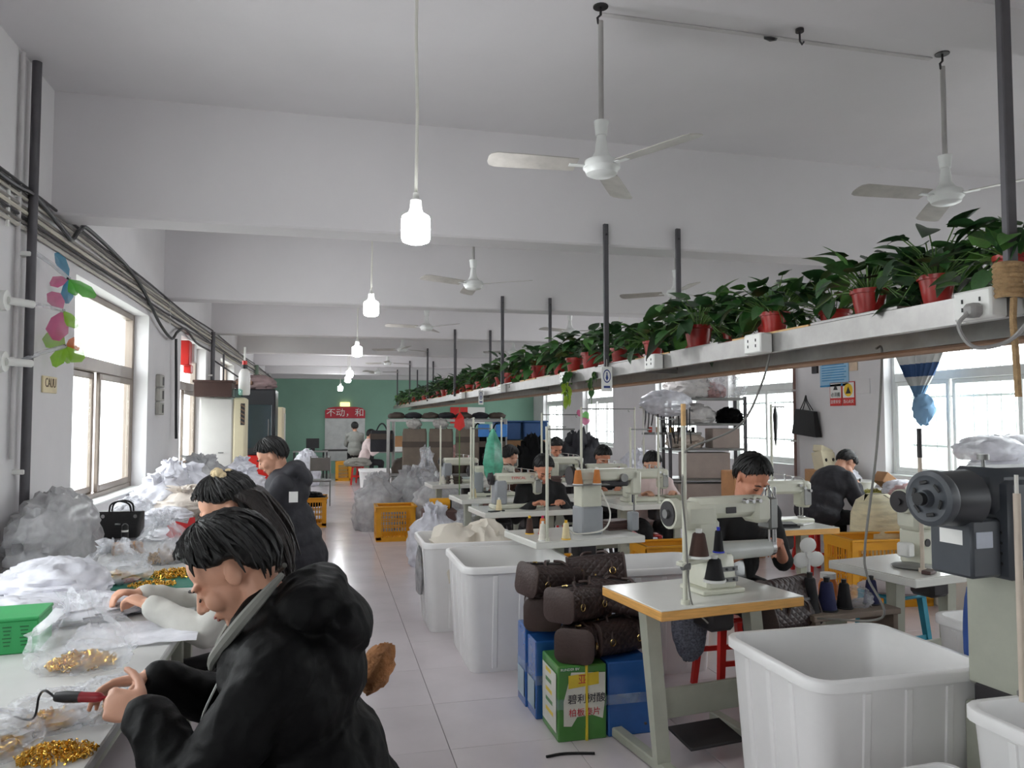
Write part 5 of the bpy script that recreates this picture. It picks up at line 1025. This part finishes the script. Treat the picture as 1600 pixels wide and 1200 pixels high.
for i in range(7): o = bag('dark bag lying on top of the metal rack, %s from left' % ORD[i], g(.1+.27*i, .2, 1.61), (.13, .16, .06), m_jdark if i % 2 else m_bagd, 100+i, name='folded_bag', cat='bag', group='bags on top of the metal rack', n=12)
for i in range(6): bag('bundle of bags on the metal rack\'s lower shelf, %s from left' % ORD[i], g(.2+.3*i, .15, .715), (.16, .16, .16), (m_bagd, m_jdark, mat('bundle_purple', (128, 112, 128), .7))[i % 3], 110+i, name='bag_bundle', cat='bag', group='bags on the metal rack\'s lower shelf', n=12)
for i, (x, y, l) in enumerate(((3.0, 12.6, 'left'), (3.45, 12.55, 'right'))):
    t = thing('storage_crate', '%s blue storage box right of the metal rack' % l, 'box', (x, y, 0)); MB().box((0, 0, .62), (.42, .4, 1.24), .01).build('lower_carton', m_card_b, t, 0); MB().box((0, 0, 1.4), (.42, .4, .3), .02).build('body', mat('tub_blue', (56, 96, 150), .4), t); MB().box((0, 0, 1.56), (.44, .42, .03), .01).build('lid', mat('tub_blue', (56, 96, 150), .4), t)
for i, (x, y, z, r, m, l) in enumerate([(3.15, 11.5, 0, (.34, .28, .75), m_jblack, 'tall pile of black bags behind the grey-jacketed man, left'), (4.0, 11.6, 0, (.38, .28, .8), m_jdark, 'tall pile of dark bags below the far windows, right'), (4.85, 11.3, 0, (.36, .28, .62), m_plasw, 'white-blue plastic sack below the far windows')]): bag(l, (x, y, z), r, m, 120+i, name='bag_pile', cat='bag pile', a=.18)
# green bag on stand, pennant, tag
b = MB(); vs = []; fs = []; n = 16
for i, (z, rx, ry) in enumerate(((0, .012, .012), (-.07, .04, .03), (-.16, .075, .05), (-.36, .1, .06), (-.46, .08, .055), (-.53, .05, .04))):
    vs += [(rx*math.cos(a)*(1+.22*math.sin(5*a+i)), ry*math.sin(a)*(1+.2*math.cos(4*a)), z) for a in [2*PI*k/n for k in range(n)]]
for i in range(5): fs += [[i*n+k, i*n+(k+1) % n, (i+1)*n+(k+1) % n, (i+1)*n+k] for k in range(n)]
b.add(vs, fs); single('plastic_bag', b, mat('green_plastic', (88, 178, 148), .2, var=.25, sc=12, alpha=.82), 'pale green plastic bag hanging upside down on a thread stand', 'plastic bag', loc=(1.69, 7.72, 1.5))
t = thing('thread_stand', 'white thread stand carrying the pale green bag', 'thread stand', (1.69, 7.78, .77), 0, 'thread stands'); MB().cyl((0, 0, 0), (0, 0, .78), .01, n=8).build('pole', m_mach, t); MB().cyl((0, 0, 0), (0, 0, .02), .02, n=8).build('foot', m_mach, t)
t = thing('pennant', 'small red pennant on a stick among the machines', 'pennant', (1.42, 8.2, 1.492)); MB().cyl((0, 0, -.72), (0, 0, .24), .005, n=6).build('stick', m_stem, t); MB().add([(-.06, 0, .02), (0, -.01, -.02), (.06, .0, .03), (.045, -.01, .13), (.0, -.02, .19), (-.05, 0, .1)], [[0, 1, 2, 3, 4, 5]]).build('cloth', m_red, t, 0)
pinwheel('pink and green pinwheel before the far right windows', (2.74, 7.95, 1.62), [(m_pg, .1, .08, .4), (m_pp, .11, .09, -.5), (m_pp, .09, .05, 2.0), (m_pl, .08, .05, 1.9)], (0, .0, -.85))
# ---------------------------------------------------------------- shelving rack by right windows
sr = thing('shelving_rack', 'grey metal shelving rack crowded with cloth and cartons', 'shelf', (4.43, 9.25, 0), -.24)
for x in (0, 1.0):
    for y in (0, .45): MB().box((x, y, .95), (.04, .04, 1.9), .003).build('post', m_pole, sr, 0)
for z in (.35, .8, 1.2, 1.53, 1.87): MB().box((.5, .225, z), (1.04, .49, .03), .003).build('shelf_board', m_steel, sr, 0)
g = lambda x, y, z: (4.43+x*c-y*sn, 9.25+x*sn+y*c, z)
m_clw = mat('cloth_white', (214, 210, 208), .8, var=.1, sc=10, bump=.4, bsc=30); m_clp = mat('cloth_pink', (196, 160, 158), .8, var=.2)
for i, (x, z, r, m, l) in enumerate([(.3, 1.885, (.3, .22, .18), m_clw, 'white cloth bundle on top of the shelving rack'), (.78, 1.885, (.26, .22, .2), m_plas, 'clear plastic bag on top of the shelving rack'), (.35, 1.545, (.28, .2, .15), m_clw, 'white cloth bundle on the shelving rack\'s upper shelf'), (.85, 1.545, (.14, .2, .12), m_jblack, 'black bag on the shelving rack\'s upper shelf'), (.25, 1.215, (.22, .2, .13), mat('cloth_beige', (186, 172, 160), .8, var=.15), 'beige cloth bundle on the shelving rack\'s middle shelf'), (.62, 1.885, (.14, .2, .12), m_clp, 'pink cloth bundle on top of the shelving rack')]): bag(l, g(x, .22, z), r, m, 130+i, name='cloth_bundle', cat='cloth', group='bundles on the shelving rack', a=.2)
for i, (x, z, w, h, l) in enumerate(((.75, 1.215, .36, .26, 'grey carton on the shelving rack\'s middle shelf'), (.5, .815, .6, .34, 'taupe carton on the shelving rack\'s lower shelf'), (.5, .365, .8, .38, 'taupe carton on the shelving rack\'s bottom shelf'))): single('storage_carton', MB().box((0, 0, h/2), (w, .4, h), .006), mat('carton_taupe', (168, 154, 146), .7, var=.06), l, 'carton', 'cartons on the shelving rack', g(x, .22, z), -.24, 0)
# draped cloth and straps on a hanging rail
t = thing('strap_rail', 'rail with white cloth and black straps left of the shelving rack', 'rail', (3.9, 8.9, 0), -.24)
for x in (0, .5): MB().cyl((x, 0, 0), (x, 0, 1.75), .012, n=8).build('post', m_mach, t)
MB().cyl((-.05, 0, 1.75), (.6, 0, 1.75), .012, n=8).build('bar', m_mach, t); MB().box((.35, -.02, 1.42), (.75, .05, .03), .003).build('spool_bar', m_steel, t, 0)
crumple(MB().ell((0, 0, 0), (.29, .16, .15), None, 24, 34), 141, .16, 4).build('white_cloth', m_plasw, t, 60, TM(.28, 0, 1.8))
for i in range(16): x = -.02+.04*i; L = R.uniform(.2, .55); MB().tube(crv([(x, -.03, 1.78), (x+R.uniform(-.02, .02), -.05, 1.78-L*.5), (x+R.uniform(-.03, .03), -.04, 1.78-L)], 4), .008, 5).build('strap', m_leath if i % 4 else m_clw, t)
for i in range(7): MB().cyl((.08+.09*i, -.02, 1.435), (.08+.09*i, -.02, 1.5), .024, n=10).build('small_spool', m_cone[('red', 'orange', 'black', 'gold', 'brown', 'navy', 'black')[i]], t)
# ---------------------------------------------------------------- right bench
for i, (y0, y1, l) in enumerate(((4.7, 6.9, 'white workbench below the nearest right window'), (6.92, 9.0, 'white workbench below the wall posters'))):
    t = thing('workbench', l, 'workbench', (5.92, (y0+y1)/2, 0)); L = y1-y0
    MB().box((0, 0, .785), (.8, L, .03), .004).build('top', m_lam, t, 0)
    for sx in (-1, 1):
        for sy in (-1, 1): MB().box((sx*.36, sy*(L/2-.08), .385), (.04, .04, .77), .003).build('leg', m_stand, t, 0)
k = 0
for z, xs in ((.8, (5.2, 5.5, 5.8)), (.97, (5.25, 5.6, 5.9)), (1.12, (5.45, 5.8)), (1.26, (5.3, 5.7))):
    for i, x in enumerate(xs):
        k += 1; bag('white bagged bundle by right window, %s layer, %s from left' % (['bottom', 'second', 'third', 'top'][[.8, .97, 1.12, 1.26].index(z)], ['first', 'second', 'third'][i]), (x+.12, 5.25+.1*(i % 2), z), (.24, .24, .12), m_plasw, 150+k, name='bagged_bundle', cat='bundle', group='bagged bundles below the nearest right window', a=.14, n=16)
for i, (x, y) in enumerate(((5.35, 5.25),)): single('side_table', MB().box((0, 0, .385), (.5, .6, .77), .01), m_lam, 'white block stand under the window stack', 'stand', loc=(x, y, 0), smooth=0)
pile('gold_part_pile', 260, .16, .12, .05, (5.72, 7.0, .8), 'green-gold pile of small parts before the man at right windows', mat('olive_gold', (190, 186, 96), .3, m=.6, var=.3, sc=60), .016)
t = thing('basin', 'round white basin with black tools on the right bench', 'basin', (5.85, 7.4, .8)); MB().lathe([(.14, 0), (.2, .1), (.21, .105), (.2, .11), (.13, .012), (.0, .01)], 24, closed=False).build('bowl', m_wht, t); bits(60, .12, .12, .12, R, .03).build('tool_contents', m_blk, t, 0)
for i, (x, y, z, r, m, l) in enumerate([(6.0, 7.9, .8, (.2, .2, .14), m_plasw, 'white bag on right bench under the posters'), (5.8, 6.7, .8, (.16, .16, .1), m_plasw, 'white bag on right bench before the curtain'), (5.6, 6.3, .8, (.2, .18, .1), m_clp, 'pinkish cloth heap on right bench')]): bag(l, (x, y, z), r, m, 170+i)
t = thing('document_box', 'beige file box with two holes leaning on right bench', 'file box', (6.0, 8.2, .98), .4); MB().box((0, 0, .1), (.3, .14, .22), .006, rot=(-.25, .1, 0)).build('body', mat('box_beige', (206, 196, 168), .6), t, 0)
for x in (-.08, .08): MB().cyl((x, -.068, .12), (x, -.075, .12), .022, n=10).build('hole', m_blk, t)
MB().box((0.02, .03, .23), (.3, .12, .08), .006, rot=(0, .25, .1)).build('lid', mat('box_beige', (206, 196, 168), .6), t, 0)
single('carton_support', MB().box((0, 0, .09), (.36, .3, .18), .006), m_card_b, 'brown carton under the beige file box', 'carton', loc=(6.0, 8.2, .8), smooth=0)
single('open_book_box', MB().box((0, 0, .06), (.22, .16, .12), .004, rot=(0, .6, 0)), m_card_b, 'tilted brown carton on right bench', 'carton', loc=(5.85, 6.95, .87), smooth=0)
single('low_carton', MB().box((0, 0, .5), (.4, .3, 1.0), .01), mat('carton_orange', (204, 150, 104), .7), 'orange-brown carton left of the man at right windows', 'carton', loc=(4.75, 8.0, .0), smooth=0)
# ---------------------------------------------------------------- right wall fittings
def on_wall(name, label, cat, y, z, w, h, m, th=.008, parts=()):
    t = thing(name, label, cat, (XR-.008, y, z)); MB().box((0, 0, 0), (th, w, h), .001).build('sheet', m, t, 0)
    for nm, pts, mm in parts: MB().add([(-th/2-.001, -a, b) for a, b in pts], [list(range(len(pts)))]).build(nm, mm, t, 0)
    return t
m_pblue = mat('poster_blue', (150, 196, 226), .5, var=.05); m_pblue2 = mat('poster_deepblue', (54, 140, 196), .5)
t = on_wall('poster', 'pale blue notice poster with deep blue bottom edge on right wall', 'poster', 8.44, 2.21, .56, .38, m_pblue, parts=[('bottom_band', [(-.28, -.19), (.28, -.19), (.28, -.155), (-.28, -.17)], m_pblue2)]+[('text_line', [(-.24, .15-.033*k), (.2+.04*(k % 2), .15-.033*k), (.2+.04*(k % 2), .162-.033*k), (-.24, .162-.033*k)], m_pblue2) for k in range(9)])
m_ysign = mat('sign_yellow', (236, 196, 40), .5)
circ = lambda r, cx=0, cy=0, n=18: [(cx+r*math.cos(2*PI*i/n), cy+r*math.sin(2*PI*i/n)) for i in range(n)]
tri = lambda s, cy: [(-s, cy-s*.8), (s, cy-s*.8), (0, cy+s)]
t = on_wall('safety_sign', 'red and white warning sign with small triangle, left of the pair', 'sign', 8.41, 1.92, .23, .3, m_red, parts=[('white_field', [(-.105, -.05), (.105, -.05), (.105, .14), (-.105, .14)], m_card)])
MB().add([(-.007, a, b) for a, b in tri(.045, .09)], [[0, 1, 2]]).build('triangle_mark', m_blk, t, 0); text('必须戴', .06, m_blk, t, TM(-.007, 0, -.01, rz=-PI/2) @ RM(PI/2, 0, 0)); text('注意安全', .05, m_card, t, TM(-.007, 0, -.1, rz=-PI/2) @ RM(PI/2, 0, 0))
t = on_wall('safety_sign', 'red and white warning sign with yellow disc, right of the pair', 'sign', 8.165, 1.92, .23, .3, m_red, parts=[('white_field', [(-.105, -.05), (.105, -.05), (.105, .14), (-.105, .14)], m_card)])
MB().add([(-.007, a, b) for a, b in circ(.082, 0, .045)], [list(range(18))]).build('disc', m_ysign, t, 0); MB().add([(-.008, a, b) for a, b in tri(.05, .04)], [[0, 1, 2]]).build('flame_mark', m_blk, t, 0); text('当心火灾', .05, m_card, t, TM(-.007, 0, -.1, rz=-PI/2) @ RM(PI/2, 0, 0))
on_wall('paper_sheet', 'blank white sheet taped to right wall beside the signs', 'paper', 7.91, 2.0, .25, .18, m_wall)
on_wall('cloth_patch', 'small beige cloth hung beside the blue poster', 'cloth', 8.07, 2.3, .15, .2, mat('cloth_tan', (214, 192, 168), .8))
on_wall('remote_holder', 'small dark holder on right wall left of the blue poster', 'holder', 8.82, 2.26, .11, .1, m_dark, .04)
t = thing('handbag', 'black tote bag hanging by long straps on right wall', 'handbag', (XR-.07, 8.95, 1.36), PI/2); MB().add([(-.26, -.05, .0), (.26, -.05, .04), (.2, -.03, .38), (-.2, -.03, .34), (-.26, .05, .0), (.26, .05, .04), (.2, .03, .38), (-.2, .03, .34)], [[0, 1, 2, 3], [4, 5, 6, 7], [0, 1, 5, 4], [1, 2, 6, 5], [2, 3, 7, 6], [3, 0, 4, 7]]).build('body', m_leath, t, 0)
for s in (-1, 1): MB().tube(crv([(-.12, s*.02, .36), (-.02, s*.01, .48), (0, 0, .56), (.03, s*.01, .48), (.1, s*.02, .37)]), .007, 5).build('strap', m_leath, t)
pipe('thin brown conduit on right wall left of the black tote', 9.25, .8, 2.6, .02, mat('conduit_brown', (130, 100, 92), .6), XR-.04)
t = thing('umbrella', 'folded black umbrella hanging in the second right window', 'umbrella', (XR-.02, 9.75, 1.2)); MB().lathe([(.004, 0), (.02, .1), (.035, .45), (.02, .55), (.006, .6)], 10).build('canopy', m_leath, t); MB().tube(crv([(0, 0, .6), (0, 0, .68), (0, .03, .72), (0, .06, .69)]), .006, 5).build('handle', m_blk, t)
# curtain gathered and knotted
m_cur = mat('curtain_blue', (124, 162, 196), .8, var=.06); m_cur2 = mat('curtain_navy', (62, 92, 138), .8); m_cur3 = mat('curtain_white', (214, 216, 214), .8)
t = thing('curtain', 'blue and white checked curtain gathered into a knot at the right window', 'curtain', (6.2, 6.86, 0))
MB().cyl((.02, -1.85, 2.64), (.02, .8, 2.64), .012, n=8).build('curtain_rod', m_wht, t)
for y in (-1.7, -.5, .7): MB().box((.08, y, 2.64), (.14, .02, .03), .003).build('bracket', m_wht, t, 0)
zs = [2.64, 2.44, 2.34, 2.2, 2.06, 1.96, 1.84]; ws = [.44, .4, .37, .29, .2, .12, .04]; cols = [m_cur2, m_cur, m_cur3, m_cur2, m_cur3, m_cur]
for i in range(6):
    b = MB(); n = 24
    for z, w in ((zs[i], ws[i]), (zs[i+1], ws[i+1])): b.v += [Vector((.035*math.sin(k*1.9), (k/n-.5)*2*w, z)) for k in range(n+1)]
    b.f = [[k, k+1, n+2+k, n+1+k] for k in range(n)]; b.build('fabric_band', cols[i], t, 80)
    for y in (-.5, .1):
        bb = MB(); bb.v = [Vector((-.006+.035*math.sin((k+.5+y*n*.4)*0), (y+.12*j)*2*w, z)) for z, w in ((zs[i], ws[i]), (zs[i+1], ws[i+1])) for j in range(2) for k in (0,)]
crumple(MB().ell((0, 0, 0), (.07, .1, .14), None, 14, 18), 9, .3).build('knot', m_cur, t, 60, TM(0, -.06, 1.71))
# ---------------------------------------------------------------- small things on the right
t = thing('low_shelf', 'low brown shelf with dark thread cones beside the near table', 'shelf', (2.68, 3.55, 0), .08); MB().box((0, 0, .585), (.56, .26, .03), .004).build('board', mat('shelf_taupe', (126, 112, 100), .7), t, 0)
for x in (-.25, .25): MB().box((x, 0, .285), (.03, .24, .57)).build('side', mat('shelf_taupe', (126, 112, 100), .7), t, 0)
for i, (x, y, h, r, cc, l) in enumerate(((2.46, 3.5, .2, .045, 'black', 'tall black cone stacked at left end of the low shelf'), (2.56, 3.5, .17, .05, 'navy', 'navy cone in plastic on the low shelf'), (2.68, 3.52, .15, .04, 'black', 'black cone in the middle of the low shelf'), (2.88, 3.56, .15, .04, 'navy', 'navy cone at right end of the low shelf'))): spool((x, y, .601), cc, h, r, m_blk, lab=l)
bag('shiny clear bag with pink thread on the low shelf', (2.78, 3.56, .6), (.08, .08, .06), m_plas, 180)
t = thing('small_fan', 'small white three-blade desk fan behind the low shelf', 'fan', (2.7, 3.85, .601)); MB().cyl((0, 0, 0), (0, 0, .2), .01, n=8).build('stem', m_wht, t)
for k in range(3): MB().ell((0, 0, 0), (.055, .008, .045), None, 8, 14, TM(.055*math.cos(1.6+2.09*k), 0, .22+.055*math.sin(1.6+2.09*k))).build('blade', m_wht, t)
MB().cyl((0, .02, .22), (0, -.015, .22), .02, n=12).build('hub', m_wht, t); MB().cyl((0, 0, -.6), (0, 0, 0), .05, n=14).build('post', m_stand, t)
t = thing('jar', 'orange plastic jar on the floor shelf behind the low shelf', 'jar', (2.9, 3.95, .0)); MB().lathe([(.05, .5), (.055, .52), (.055, .62), (.04, .66)], 16).build('body', mat('jar_orange', (214, 120, 50), .3), t); MB().cyl((0, 0, .66), (0, 0, .69), .045, n=14).build('lid', m_wht, t); MB().box((0, 0, .25), (.14, .14, .5)).build('pedestal', m_stand, t, 0)
t = thing('chair', 'blue upholstered chair with brass frame beside the foreground machine', 'chair', (2.76, 2.53, 0), .785)
MB().box((0, -.0, .46), (.4, .4, .06), .025).build('seat', mat('chair_blue', (40, 78, 150), .8), t); crumple(MB().ell((0, 0, 0), (.2, .03, .2), None, 12, 18), 5, .05).build('backrest', mat('chair_blue', (40, 78, 150), .8), t, 60, TM(0, .18, .7)); 
for s in (-1, 1): MB().tube(crv([(s*.18, -.18, 0), (s*.18, -.16, .44), (s*.18, .14, .46), (s*.17, .16, .86)], 5), .011, 6).build('frame_tube', mat('brass', (200, 160, 84), .3, m=.9), t); MB().tube([(s*.18, .16, 0), (s*.18, .14, .46)], .011, 6).build('leg', mat('brass', (200, 160, 84), .3, m=.9), t)
m_gc = mat('grey_cable', (120, 118, 114), .6)
single('hanging_cable', MB().tube(crv([(2.25, 2.72, 1.9), (2.283, 2.725, 1.87), (2.266, 2.748, 1.478), (2.223, 2.778, 1.072), (2.233, 2.782, .936), (2.295, 2.775, .76), (2.36, 3.3, .62)], 8), .005, 6), m_gc, 'grey cable hanging from rack down past the cream machine', 'cable')
single('hanging_cable', MB().tube(crv([(1.86, 2.9, 1.9), (1.897, 2.919, 1.96), (1.845, 2.941, 1.754), (1.752, 2.973, 1.572), (1.6, 3.1, 1.48), (1.575, 3.14, 1.45)], 8), .005, 6), m_gc, 'grey cable running from rack to the near thread stand', 'cable')
# ---------------------------------------------------------------- back wall
t = thing('whiteboard', 'tall white board with red arched Chinese banner on the back wall', 'board', (.54, 22.97, 0)); MB().box((0, 0, 1.0), (1.16, .03, 1.25), .004).build('panel', mat('board_white', (206, 208, 206), .4), t, 0)
MB().prism([(-.58, 0), (.58, 0), (.58, .22), (.5, .3), (.3, .335), (-.3, .335), (-.5, .3), (-.58, .22)], .03, TM(0, 0, 1.63, rx=PI/2)).build('banner', mat('banner_red', (196, 52, 66), .6), t, 0); text('不动，和', .25, m_card, t, TM(0, -.034, 1.78, rx=PI/2), sx=1.1)
t = thing('exit_lamp', 'small lit yellow sign lamp above the red banner', 'sign lamp', (.53, 22.95, 2.04)); MB().box((0, 0, 0), (.28, .05, .12), .006).build('box', emat('lamp_yellow', (255, 226, 150), 1.6), t, 0)
t = thing('banner', 'red and white notice banner on back wall behind plants', 'banner', (4.22, 22.97, 1.72)); MB().box((-.26, 0, 0), (.54, .02, .5), .002).build('red_half', mat('banner_red2', (214, 50, 48), .6), t, 0); MB().box((.28, 0, 0), (.54, .02, .5), .002).build('white_half', m_card, t, 0)
def desk(label, x, y, w, m=m_lam):
    t = thing('desk', label, 'desk', (x, y, 0)); MB().box((0, 0, .74), (w, .6, .03), .003).build('top', m, t, 0)
    for sx in (-1, 1): MB().box((sx*(w/2-.03), 0, .365), (.04, .55, .73)).build('side', m_dark, t, 0)
    return t
desk('dark desk below the whiteboard at the back wall', .6, 21.6, 1.4, m_dark); desk('grey desk at the back left corner', -.4, 21.0, .9, m_alu); desk('desk before the back wall right of the whiteboard', 1.75, 20.2, 1.3, m_alu)
t = thing('monitor', 'small dark monitor on the back left desk', 'monitor', (-.35, 21.0, .755)); MB().box((0, 0, .2), (.34, .04, .26), .006).build('screen', m_blk, t, 0); MB().box((0, 0, .04), (.12, .12, .08)).build('foot', m_blk, t, 0)
t = thing('open_carton', 'open brown carton with papers on the back desk', 'carton', (1.75, 20.2, .755)); MB().box((0, 0, .2), (.5, .3, .4), .004).build('body', m_card_b, t, 0); MB().box((0, -.16, .06), (.4, .1, .12)).build('papers', m_card, t, 0)
for i, (x, y, l) in enumerate(((.9, 18.0, 'grey cloth heap on the red stool at the far aisle'),)): bag(l, (.76, 19.0, .45), (.3, .28, .12), mat('cloth_grey', (150, 148, 140), .85, var=.15), 190, name='cloth_bundle', cat='cloth')
bag('pale pink and white bag by the back left desk', (-.45, 18.9, .0), (.3, .3, .5), m_plasw, 191); single('metal_chair', MB().tube([(-.18, -.18, 0), (-.18, -.18, .45), (.18, -.18, .45), (.18, -.18, 0)], .012).tube([(-.18, .18, 0), (-.18, .18, .9), (.18, .18, .9), (.18, .18, 0)], .012).box((0, 0, .46), (.4, .4, .03), .01).box((0, .18, .75), (.36, .02, .25), .008), m_steel, 'metal-framed chair by the left wall far down the aisle', 'chair', loc=(-.1, 14.6, 0))

# ---------------------------------------------------------------- leather pieces and tools on the machine tables
m_lbr = mat('leather_brown', (78, 54, 50), .5, var=.15)
for i, (x, y, z, w, d, h, rz, m, l) in enumerate([(2.12, 5.4, .771, .2, .15, .07, .2, m_lbr, 'stack of brown leather pieces under the post-bed machine\'s head'), (1.5, 6.68, .771, .16, .05, .01, .5, m_blk, 'black scissors on table left of the red-lettered machine'), (1.75, 8.05, .771, .2, .16, .05, .1, m_jdark, 'stack of dark cut pieces on table below the green bag'), (3.45, 7.2, .771, .26, .2, .05, .3, mat('cloth_olive', (150, 150, 132), .8), 'olive cloth piece on the pink-jacketed woman\'s table'), (3.42, 5.22, .771, .22, .18, .03, -.2, m_dark, 'grey cut pieces on the wood-edged table at right'), (3.66, 5.3, .771, .2, .12, .015, .4, m_card, 'white pattern card on the wood-edged table at right'), (2.9, 9.6, .771, .22, .2, .08, .1, m_lbr, 'brown pieces on the grey-jacketed man\'s table'), (1.6, 9.7, .771, .2, .2, .1, .1, m_bagd, 'taupe bag pieces on table before the bag rack'), (3.15, 3.45, .771, .1, .05, .02, .6, m_lbr, 'dark red scraps at foot of the beige pole')]):
    b = MB(); n = max(1, int(h/.012))
    for k in range(n): b.box((R.uniform(-.01, .01), R.uniform(-.01, .01), h*(k+.5)/n), (w*R.uniform(.85, 1), d*R.uniform(.85, 1), h/n*.9), .002, rot=(0, 0, R.uniform(-.15, .15)))
    single('leather_pieces' if n > 1 else 'flat_piece', b, m, l, 'cut pieces', 'cut pieces on the sewing tables', (x, y, z), rz, 0)
